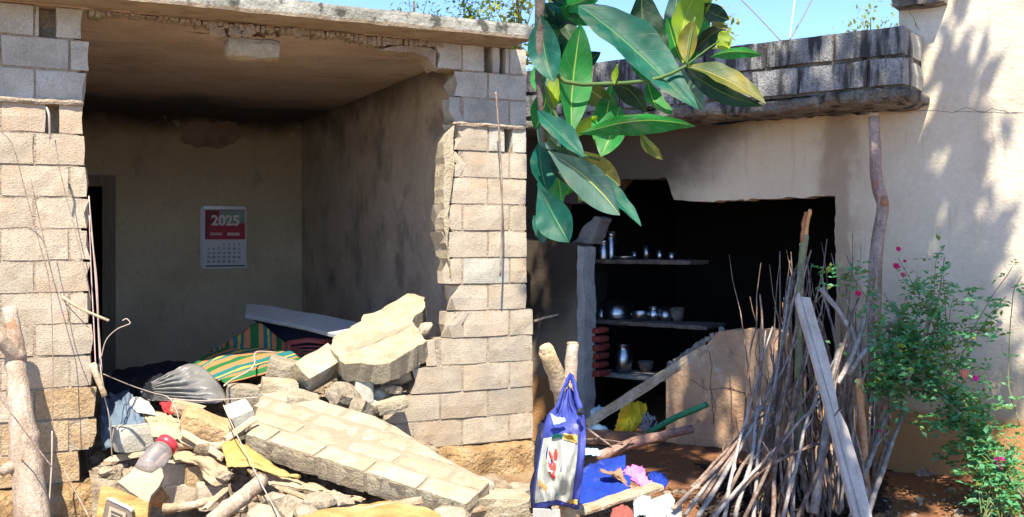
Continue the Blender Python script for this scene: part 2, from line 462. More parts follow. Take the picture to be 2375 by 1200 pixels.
PLASTER = mat('cream_plaster', [(.53, .46, .34), (.63, .565, .44), (.68, .625, .51)], scale=1.1, coord='obj', fine=.08, fine_scale=25, ramp=(.25, .75), detail=12,
            layers=[dict(type='noise', scale=1.7, lo=.50, hi=.72, col=(.46, .37, .27), amt=.6, stretch=(1, 1, .6), detail=10),
                    dict(type='noise', scale=7, lo=.58, hi=.70, col=(.34, .26, .18), amt=.45, stretch=(1.8, 1, .22)),
                    dict(type='noise', scale=3.2, lo=.60, hi=.64, col=(.60, .55, .48), amt=.5, detail=10),
                    dict(type='noise', scale=30, lo=.66, hi=.72, col=(.28, .21, .15), amt=.5),
                    dict(type='grad', axis=(-1, 0, 0), lo=.1, hi=1.0, col=(.50, .38, .25), amt=.5, namp=.5, nscale=2),
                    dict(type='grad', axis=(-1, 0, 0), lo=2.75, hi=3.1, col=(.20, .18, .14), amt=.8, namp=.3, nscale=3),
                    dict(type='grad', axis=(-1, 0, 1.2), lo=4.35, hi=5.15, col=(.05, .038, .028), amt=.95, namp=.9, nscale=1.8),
                    dict(type='grad', axis=(1, 0, 0), center=-.62, lo=.02, hi=.22, col=(.20, .13, .075), amt=.6, namp=.5, nscale=5, stretch=(1, 1, .6)),
                    dict(type='grad', axis=(0, 0, -1), lo=-.62, hi=-.1, col=(.42, .28, .16), amt=.6, namp=.5, nscale=4),
                    dict(type='grad', axis=(0, 0, -1), lo=-.36, hi=-.30, col=(.43, .215, .08), amt=.85, namp=.08, nscale=3)],
            bumps=[(3, .35, 'noise', (1, 1, 1), .06), (14, .25, 'noise', (1, 1, 1), .02), (50, .35)])
ORANGE = mat('orange_plaster', [(.40, .24, .14), (.53, .35, .22), (.58, .42, .29)], scale=2, detail=12, fine=.1, fine_scale=30,
            layers=[dict(type='noise', scale=2.2, lo=.48, hi=.66, col=(.36, .27, .19), amt=.75, detail=12), dict(type='noise', scale=6, lo=.58, hi=.70, col=(.20, .12, .07), amt=.6, stretch=(1, 1, .4)), dict(type='noise', scale=4, lo=.62, hi=.65, col=(.56, .47, .37), amt=.7, detail=10)],
            bumps=[(4, .45, 'noise', (1, 1, 1), .08), (14, .3, 'noise', (1, 1, 1), .03), (50, .4)])
PARAPET = mat('weathered_parapet_block', [(.17, .18, .185), (.30, .31, .31), (.44, .44, .43)], scale=7, objrand=.12, fine=.5, fine_scale=60,
            layers=[dict(type='noise', scale=4, lo=.47, hi=.60, col=(.028, .028, .03), amt=.92, stretch=(2.6, 2.6, .35)),
                    dict(type='noise', scale=60, lo=.52, hi=.62, col=(.05, .05, .055), amt=.7, detail=2)],
            bumps=[(30, .6, 'noise', (1, 1, 1), .03), (80, .9, 'noise', (1, 1, 1), .02)])
SOFFIT = mat('mouldy_overhang_slab', [(.07, .062, .052), (.17, .155, .13), (.33, .31, .27)], scale=4.5, fine=.35, ramp=(.32, .72),
            layers=[dict(type='noise', scale=6, lo=.50, hi=.64, col=(.018, .017, .015), amt=.9, stretch=(1.6, 1.6, .7))],
            bumps=[(14, .8, 'noise', (1, 1, 1), .05), (60, .6)])
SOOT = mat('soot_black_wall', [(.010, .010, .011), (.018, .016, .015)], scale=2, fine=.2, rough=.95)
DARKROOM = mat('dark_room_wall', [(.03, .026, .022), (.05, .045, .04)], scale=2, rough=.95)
BRICK = mat('red_brick', [(.20, .03, .025), (.30, .06, .045)], scale=9, objrand=.15, fine=.25, bumps=[(40, .6)])
JAMBM = mat('grey_jamb_concrete', [(0.344, 0.344, 0.333), (0.486, 0.475, 0.456), (0.558, 0.547, 0.527)], scale=6, fine=.25, bumps=[(30, .7, 'noise', (1, 1, 1), .03), (90, .6)])
WOODJ = mat('grey_door_wood', [(.16, .13, .10), (.26, .22, .17)], scale=6, stretch=(6, 6, .6), bumps=[(30, .3, 'noise', (6, 6, .5))])
CREAM_EDGE = mat('bare_concrete', [(.20, .20, .19), (.33, .32, .30)], scale=6, fine=.25, bumps=[(30, .7, 'noise', (1, 1, 1), .03), (90, .6)])

# ------------------------------------------------------------------ ground
def gz(x, y):
    d = max(0.0, min(1.0, (y - 3.5) / 3.0))
    z = -0.24 * d
    z += 0.05 * noise.noise(V((x * .9, y * .9, 3.3))) + .025 * noise.noise(V((x * 3, y * 3, 1.3)))
    if x > .4:                                   # red earth bank in front of the plastered wall
        k = max(0, min(1, (x - .4) / .8)) * max(0, min(1, (y - 6.0) / 1.0))
        z += .14 * k
    return z
mb = MB()
xs = [-600, -120, -30, -10, -6] + [-4.5 + .15 * i for i in range(61)] + [6, 10, 30, 120, 600]
ys = [-60, -20, -6, -2, 0] + [1 + .3 * i for i in range(12)] + [4.6 + .14 * i for i in range(38)] + [11, 14, 20, 40, 120, 900]
for y in ys:
    for x in xs: mb.v.append(V((x, y, gz(x, y) if -8 < x < 8 and y < 12 else -0.2)))
nx = len(xs)
mb.f = [(j * nx + i, j * nx + i + 1, (j + 1) * nx + i + 1, (j + 1) * nx + i) for j in range(len(ys) - 1) for i in range(nx - 1)]
mb.mi = [0] * len(mb.f)
mb.build('ground', EARTH, smooth=True, loc=V((0, 0, 0)), kind='structure')

# ------------------------------------------------------------------ the block-built house with the torn-open room
_o = onplane(1237, HYP, V((.173, 8.3, 0)), V((0, 1, 0))); FL = Frame((_o.x, _o.y, 0), 26.0)
CH = .21
hl = thing('block_house', 'roughcast concrete block house whose front wall is torn open onto an empty room', 'house', FL.o, FL.rz)
def blocks_course(parent, k, x0, x1, rnd, mats, y0=0.0, depth=.2, L=.41, off=0.0, z0=0.0, ch=CH, amp=.006, ragged=(True, False), joint=.008, gaps=()):
    """one course of separate blocks between two ends in a stretcher bond"""
    first = x0 + (off % L) - L
    edges = [x0] + [e for e in [first + L * i for i in range(60)] if x0 + .09 < e < x1 - .09] + [x1]
    segs = list(zip(edges[:-1], edges[1:]))
    for g0, g1 in gaps:
        segs = [q for a, b in segs for q in (((a, min(b, g0)), (max(a, g1), b)) if a < g1 and b > g0 else ((a, b),)) if q[1] - q[0] > .03]
    for a, b in segs:
        ln = b - a - joint; h = ch - joint
        sd = rnd.uniform(0, 900)
        mb = MB()
        rl = ragged[0] and a == x0; rr = ragged[1] and b == x1
        def cut(q, rl=rl, rr=rr, ln=ln, sd=sd):
            if rl and q.x < -ln / 2 + .12: q.x += .11 * nz(V((0, q.y, q.z)), 9, sd)
            if rr and q.x > ln / 2 - .06: q.x += .035 * nz(V((0, q.y, q.z)), 16, sd)
            return q
        rough_box(mb, (ln, depth, h), (max(2, int(ln / .1)), 2, 2), amp, .0035, sd, cut=cut)
        m = mats(rnd, (a + b) / 2, k) if callable(mats) else mats
        mb.build('concrete_block', m, parent, local=True,
                 loc=V(((a + b) / 2, y0 + depth / 2 + rnd.uniform(-.004, .004), z0 + ch * k + ch / 2)))

rnd = random.Random(5)
# standing wall on the seam side: broken left ends course by course
RE = {14: 1012, 13: 1056, 12: 1045, 11: 1050, 10: 1048, 9: 1041, 8: 1032, 7: 1034, 6: 1036, 5: 1052, 4: 1040, 3: 990, 2: 962, 1: 897, 0: 855}
GAPR = {14: ((FL.x(1126), FL.x(1141)), (FL.x(1161), FL.x(1171))), 11: ((FL.x(1171), FL.x(1187)),)}
GAPL = {14: ((FL.x(93), FL.x(128)),), 11: ((FL.x(108), FL.x(135)),)}
def core(mb, a, b, z0, z1, gaps):
    for g0, g1 in gaps:
        mb.box((a, .010, z0), (g0 - .01, .19, z1)); mb.box((g0 - .01, .13, z0), (g1 + .01, .185, z1)); a = g1 + .01
    mb.box((a, .010, z0), (b, .19, z1))
RR = {k: (1223 if k > 4 else 1238) for k in range(15)}
mb = MB()
for k in range(15):
    a = FL.x(RE[k]) + .06; b = FL.x(RR[k]) - .015
    zt = CH * (k + 1) if k < 14 else CH * 15 - .004
    core(mb, a, b, CH * k, zt, GAPR.get(k, ()))
fw = mb.build('front_wall', MORTAR, hl, local=True)
def rmat(r, x, k):
    if k >= 12: return BLOCK_GREY
    return BLOCK if r.random() < .95 else BLOCK_GREY
for k in range(15):
    blocks_course(fw, k, FL.x(RE[k]), FL.x(RR[k]), rnd, rmat, gaps=GAPR.get(k, ()), off=(.12 if k % 2 else .31) + FL.x(1100) - FL.x(RE[k]))
for i, (x, y, r) in enumerate([(990, 765, .06), (975, 800, .06), (952, 842, .07), (935, 872, .08), (905, 885, .07), (885, 918, .09), (862, 934, .08)]):
    p = FL.px(x, y, .06); mb = MB(); rock(mb, (p.x, .09 + .03 * math.sin(i * 3), p.z), (r * 1.2, .085, r * .95), 200 + i, 2, rough_=1.2)
    mb.build('broken_block', (BLOCK, MORTAR, BLOCK_GREY)[i % 3], fw, local=True)
# plaster skin still clinging to the broken edge
mb = MB()
pl = [FL.px(x, y, -.012) for x, y in [(1052, 292), (1049, 320), (1050, 400), (1040, 470), (1036, 560), (1045, 640), (1036, 600), (1028, 520), (1026, 440), (1030, 380), (1026, 330), (1034, 312)]]
prism(mb, rough([(p.x, p.z) for p in pl], .05, .008, 3), -.03, .16)
mb.build('plaster_skin', BLOCK_PALE, hl, local=True)
# the same wall on the far side of the gap
LE = {14: 190, 13: 206, 12: 200, 11: 195, 10: 200, 9: 203, 8: 207, 7: 207, 6: 210, 5: 213, 4: 215, 3: 218, 2: 222, 1: 224, 0: 186}
mb = MB(); XL = FL.x(-190)
for k in range(15):
    zt = CH * (k + 1) if k < 14 else CH * 15 - .004
    core(mb, XL, FL.x(LE[k]) - .05, CH * k, zt, GAPL.get(k, ()))
pw = mb.build('front_wall', MORTAR, hl, local=True)
def lmat(r, x, k):
    if k >= 12: return BLOCK_GREY
    if k <= 2 and x > FL.x(110) or k == 0 or k == 1 and r.random() < .5: return BLOCK_OCHRE
    return BLOCK
for k in range(15):
    blocks_course(pw, k, XL, FL.x(LE[k]), rnd, lmat, gaps=GAPL.get(k, ()), off=.05 if k % 2 else .25, ragged=(False, True), amp=.007)
# bedding of rough timber and mortar above the door height
for (a, b, zc) in ((FL.x(-190), FL.x(198), 2.52), (FL.x(1046), FL.x(1220), 2.52)):
    mb = MB()
    rough_box(mb, (b - a, .235, .05), (16, 2, 2), .016, .008, 4.4)
    mb.build('lintel_bed', MORTAR, hl, local=True, loc=V(((a + b) / 2, .095, zc)))
# foundation
mb = MB()
a, b = FL.x(-190), FL.x(1238)
def fdn(q):
    q.y += .05 * nz(q, 3.2, 2) ; q.z += .02 * nz(q, 4, 8); return q
rough_box(mb, (b - a, .42, .55), (70, 5, 7), .035, .02, 12, cut=fdn, fs_noise=7)
mb.build('plinth', FOUND, hl, local=True, loc=V(((a + b) / 2, .10, -.283)))
# roof slab with overhang
xa, xb = FL.x(-260), FL.x(1238, -.36)
def corner(px, py, z):
    p = onz(px, py, z); return FL.I @ p
cb = corner(700, 284, 3.15)
XS, YB = cb.x, cb.y
mb = MB()
def rf(q):
    q.z += .006 * nz(q, 3, 5); return q
mb.box((xa, .0, 3.15), (xb - .02, YB + .3, 3.262))
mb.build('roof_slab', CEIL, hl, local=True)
mb = MB()
rough_box(mb, (xb - xa, .36, .125), (90, 4, 4), .006, .006, 3.1, cut=rf, fs_noise=5)
mb.build('roof_edge', FASCIA, hl, local=True, loc=V(((xa + xb) / 2, -.18, 3.213)))
# inside of the room: walls found from the corner seen at the back
XW = FL.x(120)
print('room', XS, YB, XW, 'sidepx', FL.x(1079))
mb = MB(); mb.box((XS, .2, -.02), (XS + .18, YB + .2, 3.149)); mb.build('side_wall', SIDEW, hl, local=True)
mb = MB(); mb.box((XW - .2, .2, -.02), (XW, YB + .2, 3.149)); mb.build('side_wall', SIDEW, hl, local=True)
dx0, dx1 = FL.x(150, YB), FL.x(241, YB); dzt = FL.z(230, 432, YB)
mb = MB()
prism(mb, [(XW, -.02), (dx0, -.02), (dx0, dzt), (dx1, dzt), (dx1, -.02), (XS, -.02), (XS, 3.148), (XW, 3.148)], YB, YB + .2)
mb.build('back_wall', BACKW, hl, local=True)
mb = MB()
j = .13
mb.box((dx1 - .02, YB - .035, -.01), (dx1 + j, YB - .002, dzt + j)); mb.box((dx0 - j, YB - .035, dzt), (dx1 - .022, YB - .002, dzt + j))
mb.build('door_frame', WOODJ, hl, local=True)
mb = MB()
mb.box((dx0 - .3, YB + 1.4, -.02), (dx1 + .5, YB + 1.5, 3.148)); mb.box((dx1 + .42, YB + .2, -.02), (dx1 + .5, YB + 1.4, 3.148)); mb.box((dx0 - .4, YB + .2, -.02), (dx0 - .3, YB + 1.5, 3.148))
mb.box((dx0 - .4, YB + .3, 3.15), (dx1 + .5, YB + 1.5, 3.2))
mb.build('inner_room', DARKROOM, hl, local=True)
mb = MB(); mb.box((XW, .3, -.06), (XS, YB, -.004)); mb.build('room_floor', mat('dusty_floor', [(.36, .30, .22), (.50, .43, .33)], scale=4, fine=.2), hl, local=True)
# broken patches: dark hole high on the back wall
p0 = FL.px(490, 312, YB)
mb = MB()
prism(mb, rough(rough([(p0.x - .38, p0.z - .1), (p0.x - .28, p0.z + .14), (p0.x + .3, p0.z + .16), (p0.x + .42, p0.z + .02), (p0.x + .1, p0.z - .18), (p0.x - .2, p0.z - .17)], .1, .05, 9), .03, .012, 4), YB - .006, YB - .001)
mb.build('soot_patch', mat('brown_soot', [(.17, .125, .095), (.34, .28, .21)], scale=4, coord='obj'), hl, local=True)
# mortar edge left hanging along the ceiling where the wall stood, and one block still stuck to it
mb = MB(); x0, x1 = FL.x(205), FL.x(1030); n = 70
for i in range(n):
    a = x0 + (x1 - x0) * i / n; b = x0 + (x1 - x0) * (i + 1.15) / n
    xm = (a + b) / 2
    h = .012 + .045 * max(0, .35 + nz(V((xm, 0, 0)), 2.6, 4)) + .03 * abs(nz(V((xm, 1, 0)), 14, 2))
    if a > FL.x(640): h += .02
    rough_box(mb, (b - a, .17 + .06 * nz(V((xm, 2, 0)), 9, 1), h), (2, 3, 2), .012, .004, i, M=Matrix.Translation(V((xm, .07 + .03 * nz(V((xm, 5, 0)), 6, 1), 3.149 - h / 2))))
mb.build('mortar_remnant', MORTAR, hl, local=True)
mb = MB()                                         # curved haunch next to the standing wall
hp = [FL.px(x, y, 0) for x, y in [(880, 116), (960, 122), (995, 136), (1010, 162), (1012, 120), (1000, 112), (930, 106)]]
prism(mb, rough([(p.x, min(p.z, 3.147)) for p in hp], .06, .006, 3), .0, .19)
mb.build('mortar_haunch', MORTAR, hl, local=True)
mb = MB(); q0 = FL.px(528, 72, -.02); q1 = FL.px(658, 142, -.02)
rough_box(mb, (q1.x - q0.x, .2, q0.z - q1.z - .02), (5, 3, 3), .012, .016, 77)
mb.build('concrete_block', BLOCK_PALE, hl, local=True, loc=V(((q0.x + q1.x) / 2, .09, (q0.z + q1.z) / 2 - .006)), label='lone block still hanging from the roof edge over the gap')
mb = MB()
rnd2 = random.Random(8)
for i in range(14):
    px = rnd2.uniform(500, 700); p = FL.px(px, 78 + rnd2.uniform(-4, 8), .02)
    rock(mb, (p.x, rnd2.uniform(-.03, .12), p.z + .02), rnd2.uniform(.03, .07), i, 1)
mb.build('mortar_lumps', MORTAR, hl, local=True, kind='stuff')
# ------------------------------------------------------------------ the plastered house
_p = at(2100, 560, 7.0); PD = .5
rzR = -36.0
nR = V((math.sin(R(36)), math.cos(R(36)), 0))
_o2 = V((_p.x, _p.y, 0)) + nR * PD
FR = Frame((_o2.x, _o2.y, 0), rzR)
hr = thing('plastered_house', 'cream plastered house with blackened kitchen opening under a concrete block parapet', 'house', FR.o, FR.rz)
def rp(px, py, y=0.0):
    p = FR.px(px, py, y); return (p.x, p.z)
out = [rp(1120, 1230), rp(1352, 1230), rp(1350, 900), rp(1349, 700), rp(1347, 566), rp(1318, 562), rp(1296, 568), rp(1288, 545), rp(1290, 500), rp(1300, 474), rp(1345, 472), rp(1380, 468), rp(1410, 455), rp(1443, 416), rp(1545, 412), rp(1552, 430), rp(1563, 464), rp(1600, 467), rp(1640, 468),
       rp(1760, 462), rp(1937, 455), rp(1939, 800), rp(1941, 1230), rp(2900, 1330), rp(2900, -200), rp(2082, -200), rp(2085, 60), rp(2112, 100), rp(2118, 140), rp(2120, 255), rp(1120, 330)]
mb = MB()
zt = FR.px(2100, 236, -PD).z
out[-2] = (out[-2][0], zt); out[-1] = (out[-1][0], zt)
prism(mb, rough([V(p) for p in out], .045, .010, 14, skip=(0, 22, 23, 24, 25)), 0.0, .2)
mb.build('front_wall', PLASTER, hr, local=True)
# capping slab on the tall wall
mb = MB(); c0 = FR.px(2068, 22, -.12)
rough_box(mb, (.36, .5, .14), (4, 3, 2), .008, .01, 5)
mb.build('roof_edge', SOFFIT, hr, local=True, loc=V((c0.x + .18, .1, c0.z + .07)))
# overhang slab and parapet
xl, xr = FR.x(1150, -PD), FR.x(2100, -PD)
zb = zt
mb = MB()
def sagl(q):
    q.z += .02 * nz(q, 2.2, 6); return q
rough_box(mb, (xr - xl + .05, PD + .02, .12), (60, 5, 3), .014, .02, 31, cut=sagl, fs_noise=7)
mb.build('overhang_slab', SOFFIT, hr, local=True, loc=V(((xl + xr) / 2 + .02, -PD / 2 + .0, zb + .055)))
mb = MB(); mb.box((xl, -PD + .03, zb + .1), (xr - .02, -PD + .17, zb + .115 + .41))
mb.box((xr - .17, -PD + .17, zb + .1), (xr - .02, -.01, zb + .115 + .41))
pa = mb.build('parapet', SOFFIT, hr, local=True)
rnd = random.Random(11)
for k in (0, 1):
    blocks_course(pa, k, xl, xr, rnd, PARAPET, y0=-PD, depth=.2, L=.5, off=(xr - xl) + (.25 if k == 0 else 0.0), z0=zb + .112, ch=.21, amp=.012, ragged=(False, False), joint=.016)
    mb = MB(); rough_box(mb, (.2, PD - .21, .195), (2, 3, 2), .01, .01, 50 + k)
    mb.build('concrete_block', BLOCK_GREY, pa, local=True, loc=V((xr - .1, -PD / 2 + .1, zb + .112 + .21 * k + .105)))
# kitchen behind
x0, x1 = FR.x(1180), FR.x(2330)
zf = -.12
mb = MB()
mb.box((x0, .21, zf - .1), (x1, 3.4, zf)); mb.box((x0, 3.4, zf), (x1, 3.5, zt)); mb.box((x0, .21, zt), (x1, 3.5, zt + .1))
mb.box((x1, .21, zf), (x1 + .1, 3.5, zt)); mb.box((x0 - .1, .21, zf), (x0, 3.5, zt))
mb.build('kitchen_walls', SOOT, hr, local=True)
# bare concrete jamb and bricks showing in the torn edge
mb = MB(); a = FR.px(1349, 566, 0); e = FR.px(1349, 1040, 0)
jw = [(a.x - .045, e.z), (a.x + .035, e.z), (a.x + .042, a.z - .45), (a.x + .03, a.z - .2), (a.x + .04, a.z - .03), (a.x - .03, a.z - .015)]
prism(mb, rough(jw, .06, .008, 5), -.022, .17)
mb.build('jamb_post', JAMBM, hr, local=True)
for i in range(6):
    zc = FR.z(1375, 768 + i * 20, .1)
    mb = MB(); rough_box(mb, (.10, .2, .066), (2, 2, 2), .006, .008, i * 3)
    mb.build('brick', BRICK, hr, local=True, loc=V((a.x + .07, .20 + .006 * (i % 2), zc)))
mb = MB()
pc = [FR.px(x, y, .14) for x, y in [(1330, 562), (1362, 520), (1382, 502), (1398, 508), (1388, 532), (1372, 566)]]
prism(mb, rough(rough([(p.x, p.z) for p in pc], .05, .014, 2), .02, .006, 3), .12, .30)
mb.build('torn_plaster_chunk', CREAM_EDGE, hr, local=True)
# broken half wall below the opening
hw = [rp(x, y, .02) for x, y in [(1545, 855), (1562, 842), (1600, 822), (1640, 800), (1655, 782), (1668, 768), (1700, 764), (1812, 766), (1822, 780), (1820, 1120), (1543, 1120)]]
mb = MB(); prism(mb, rough(hw, .05, .010, 8, skip=(9, 10)), .015, .16)
mb.build('half_wall', ORANGE, hr, local=True, bevel=.006)
mb = MB()
for i in range(26):
    t = i / 25; p = FR.px(1548 + 122 * t, 850 - 84 * t + random.Random(i).uniform(-3, 5), .06)
    rock(mb, (p.x, .05 + .08 * random.Random(i + 50).random(), p.z), .024 + .016 * random.Random(i + 9).random(), i, 1)
mb.build('broken_mortar_edge', CREAM_EDGE, hr, local=True, kind='stuff')
for pts in ([(1640, 802), (1652, 850), (1646, 900), (1660, 940), (1655, 985)], [(1760, 768), (1752, 820), (1768, 870), (1790, 900)], [(1600, 880), (1640, 905), (1690, 900), (1740, 915)]):
    mb = MB(); q = [FR.px(x, y, .013) for x, y in pts]; q = rough(q, .03, .005, 5); q = q[:max(2, len(q) * (len(pts) - 1) // len(pts))]
    tube(mb, [V((p.x, .0135, p.z)) for p in q], .0028, 4); mb.build('crack', mat('half_wall_crack', [(.10, .06, .04), (.14, .09, .06)]), hr, local=True)
# sill of dark earth under the opening
mb = MB(); a, b = FR.px(1350, 1020, -.1), FR.px(1800, 1020, -.1)
rough_box(mb, (b.x - a.x, .5, .5), (24, 5, 5), .05, .03, 21, fs_noise=4)
mb.build('earth_sill', mat('brown_earth', [(.06, .035, .02), (.13, .075, .045)], scale=4, fine=.4, bumps=[(14, .9, 'noise', (1, 1, 1), .06)]), hr, local=True, loc=V(((a.x + b.x) / 2, .06, FR.z(1560, 1040, -.15) - .25)))
# cracks in the tall wall
CRK = mat('crack_dark', [(.07, .055, .045), (.1, .08, .065)])
for pts in ([(2128, 258), (2170, 256), (2210, 262), (2240, 250), (2280, 262), (2300, 252), (2340, 262), (2374, 262)], [(2106, 14), (2110, 30), (2120, 42), (2124, 62), (2132, 70)], [(2086, 118), (2108, 134), (2118, 160)]):
    mb = MB(); q = [FR.px(x, y, -.001) for x, y in pts]; q = rough(q, .03, .004, 3)[:-1]
    q = [p for p in q if True]
    tube(mb, [V((p.x, 0, p.z)) for p in q[:max(2, len(q) * (len(pts) - 1) // len(pts))]], .0018, 4)
    mb.build('crack', CRK, hr, local=True)
# ------------------------------------------------------------------ materials of the debris
WOOD = mat('weathered_wood', [(.32, .22, .13), (.48, .37, .25), (.58, .48, .36)], scale=7, stretch=(1, 1, 1), fine=.3, bumps=[(30, .6), (90, .5)],
           layers=[dict(type='noise', scale=5, lo=.6, hi=.72, col=(.22, .13, .07), amt=.6)])
BARK = mat('pale_bark', [(.26, .18, .12), (.42, .33, .25), (.52, .45, .37)], scale=9, fine=.3, stretch=(1, 1, .4), bumps=[(24, .7, 'noise', (1, 1, .4)), (90, .5)],
           layers=[dict(type='noise', scale=6, lo=.60, hi=.68, col=(.32, .15, .06), amt=.7)])
OCHREW = mat('yellow_timber', [(.30, .17, .055), (.46, .28, .10), (.55, .39, .19)], scale=5, stretch=(1, 2, 5), fine=.15, bumps=[(16, .7, 'noise', (1, 2, 5), .03), (60, .4)])
SACKING = mat('tan_sacking', [(0.357, 0.264, 0.153), (0.468, 0.365, 0.238)], scale=10, fine=.2, rough=.95, bumps=[(90, .4)])
CREAMC = mat('cream_cloth', [(0.416, 0.311, 0.184), (0.496, 0.392, 0.252)], scale=8, fine=.1, rough=.95, bumps=[(60, .3)])
YELC = mat('yellow_cloth', [(0.414, 0.261, 0.068), (0.504, 0.351, 0.126)], scale=5, fine=.1, rough=.85)
TARP = mat('grey_plastic_sheet', [(.13, .13, .13), (.21, .21, .205)], scale=5, rough=.42, spec=.5, bumps=[(12, .4)])
BLACKC = mat('black_plastic', [(.008, .010, .016), (.02, .022, .03)], scale=5, rough=.4, spec=.5)
NAVY = mat('navy_cloth_and_shade', [(.008, .012, .028), (.018, .026, .05)], scale=5, rough=.9)
SLATE = mat('slate_blue_cloth', [(.09, .13, .18), (.16, .21, .27)], scale=6, rough=.95, bumps=[(70, .3)])
WHITEC = mat('white_cloth', [(0.432, 0.418, 0.382), (0.518, 0.504, 0.475)], scale=6, rough=.9)
REDC = mat('red_cloth', [(.38, .02, .025), (.55, .05, .05)], scale=9, rough=.9)
STEELG = mat('rusty_iron', [(.16, .09, .06), (.30, .22, .17), (.42, .36, .3)], scale=20, rough=.7, bumps=[(60, .4)])
WIRE = mat('pale_cable', [(.34, .28, .23), (.48, .41, .35)], scale=10, rough=.6)
PINKW = mat('pinkish_cable', [(.48, .30, .28), (.60, .45, .42)], scale=10, rough=.6)
RUBBLE = mat('crushed_rubble', [(.20, .145, .09), (.36, .285, .20), (.48, .41, .315)], scale=9, fine=.4, objrand=.1, bumps=[(25, .8, 'noise', (1, 1, 1), .04), (80, .8, 'noise', (1, 1, 1), .015)])
STONE = mat('pale_rubble_stone', [(0.250, 0.206, 0.145), (0.360, 0.302, 0.220), (0.470, 0.408, 0.312)], scale=8, fine=.2, objrand=.12, bumps=[(25, .7, 'noise', (1, 1, 1), .03), (80, .6)])
TABLE = mat('pale_grey_board', [(.40, .42, .42), (.50, .52, .52)], scale=6, rough=.5, fine=.08)
MAROON = plain('maroon_plastic', (.30, .06, .055), .45)
SHARD = mat('grey_plaster_shard', [(.27, .235, .18), (.37, .325, .26)], scale=6, fine=.1, bumps=[(40, .3)])
CUTW = mat('fresh_cut_wood', [(.55, .22, .06), (.68, .40, .16)], scale=12)

# ------------------------------------------------------------------ rubble mound
def sm(a, b, x):
    t = max(0.0, min(1.0, (x - a) / (b - a))); return t * t * (3 - 2 * t)
xa_, xb_ = FL.x(226), FL.x(1080)
XM, XR = FL.x(520), FL.x(960)
def rub(s, y):
    """height of the debris over the floor, in the block house's own axes"""
    hx = .10 + .30 * sm(xa_, FL.x(480), s) * (1 - .55 * sm(FL.x(760), FL.x(1020), s))
    f = sm(-.12, .75, y) * (1 - sm(1.5, 2.9, y))
    h = .03 + hx * f
    if s < XM:
        fr = sm(-.34, -.18, y); h = h * fr + (gz(*(FL.M @ V((s, y, 0))).xy) - .02) * (1 - fr)
    else:
        fr = sm(-1.25, -.1, y); g = gz(*(FL.M @ V((s, y, 0))).xy) - .03
        h = h * fr + g * (1 - fr)
    k = sm(FL.x(960), FL.x(1060), s)
    if k > 0 and y < .1: h = h * (1 - k) + (gz(*(FL.M @ V((s, y, 0))).xy) + .02) * k
    h += .035 * nz(V((s, y, 0)), 4.5, 3) + .018 * nz(V((s, y, 0)), 13, 4)
    return h
def rubw(p):
    q = FL.I @ V(p); return rub(q.x, q.y)
mb = MB()
NU, NV = 110, 110
def fn(u, v):
    s = xa_ - .05 + (XS - .02 - xa_ + .05) * u; y = -1.3 + 4.6 * v
    return FL.M @ V((s, y, rub(s, y)))
grid(mb, fn, NU, NV)
rnd = random.Random(21)
for i in range(2800):
    s = rnd.uniform(xa_, FL.x(1020)); y = rnd.triangular(-1.25, 1.6, -.3)
    if s < XM and y < -.16: continue
    r = .008 + .075 * rnd.random() ** 4
    p = FL.M @ V((s, y, rub(s, y) + r * .25))
    rock(mb, p, (r * rnd.uniform(.8, 1.4), r, r * rnd.uniform(.5, .9)), i, 1)
tag(mb.build('rubble', RUBBLE, loc=V((0, 0, 0))), 'crumbled mortar and small stones heaped under the fallen wall pieces', 'rubble', kind='stuff')

# ------------------------------------------------------------------ big fallen wall panel
N0, N1, F0 = at(572, 1008, 6.95), at(1075, 1168, 6.2), at(612, 884, 7.7)
ex = (N1 - N0).normalized(); ez = (N1 - N0).cross(F0 - N0).normalized()
if ez.z < 0: ez = -ez
ey = ez.cross(ex)
if ey.dot(F0 - N0) < 0: ey = -ey
LP = (N1 - N0).length; WP = (F0 - N0).dot(ey); sk = (F0 - N0).dot(ex)
MP = Matrix((ex, ey, ez)).transposed().to_4x4(); MP.translation = N0
pan = thing('fallen_wall_panel', 'long slab of toppled block wall lying tilted across the rubble', 'wall piece', N0)
WM[pan.name] = MP; pan.matrix_basis = MP
TP = .17
rows = 4; rw = WP / rows
rnd = random.Random(3)
PI_ = MP.inverted()
def pxp(x, y): return PI_ @ onplane(x, y, N0, ez)
FAR = [pxp(*q) for q in ((606, 886), (695, 880), (735, 905), (790, 908), (830, 935), (930, 992), (1040, 1064), (1105, 1092), (1142, 1116), (1120, 1138), (1076, 1172))]
def xend(y):
    """how far along the panel reaches at this height of its courses"""
    P = [(p.y, p.x) for p in FAR[3:]]
    for (y0, x0), (y1, x1) in zip(P[:-1], P[1:]):
        if min(y0, y1) <= y <= max(y0, y1) and abs(y1 - y0) > 1e-6: return x0 + (x1 - x0) * (y - y0) / (y1 - y0)
    return P[0][1] if y > P[0][0] else LP
def xbeg(y): return FAR[0].x * max(0, min(1, y / WP)) + .02 * nz(V((0, y, 0)), 9, 2)
mb = MB()
ys_ = [WP * k / 16 for k in range(17)]
outl = [V((xbeg(y) + .015, min(max(y, .01), WP * .97))) for y in ys_] + [V((xend(y) - .02, min(max(y, .01), WP * .97))) for y in ys_[::-1]]
outl = rough(outl, .04, .007, 6)
slab(mb, [V((p[0], p[1], -.017)) for p in outl], V((0, 0, -TP + .03)), rnd=.008)
mb.build('mortar_core', PANEL_MORTAR, pan, local=True)
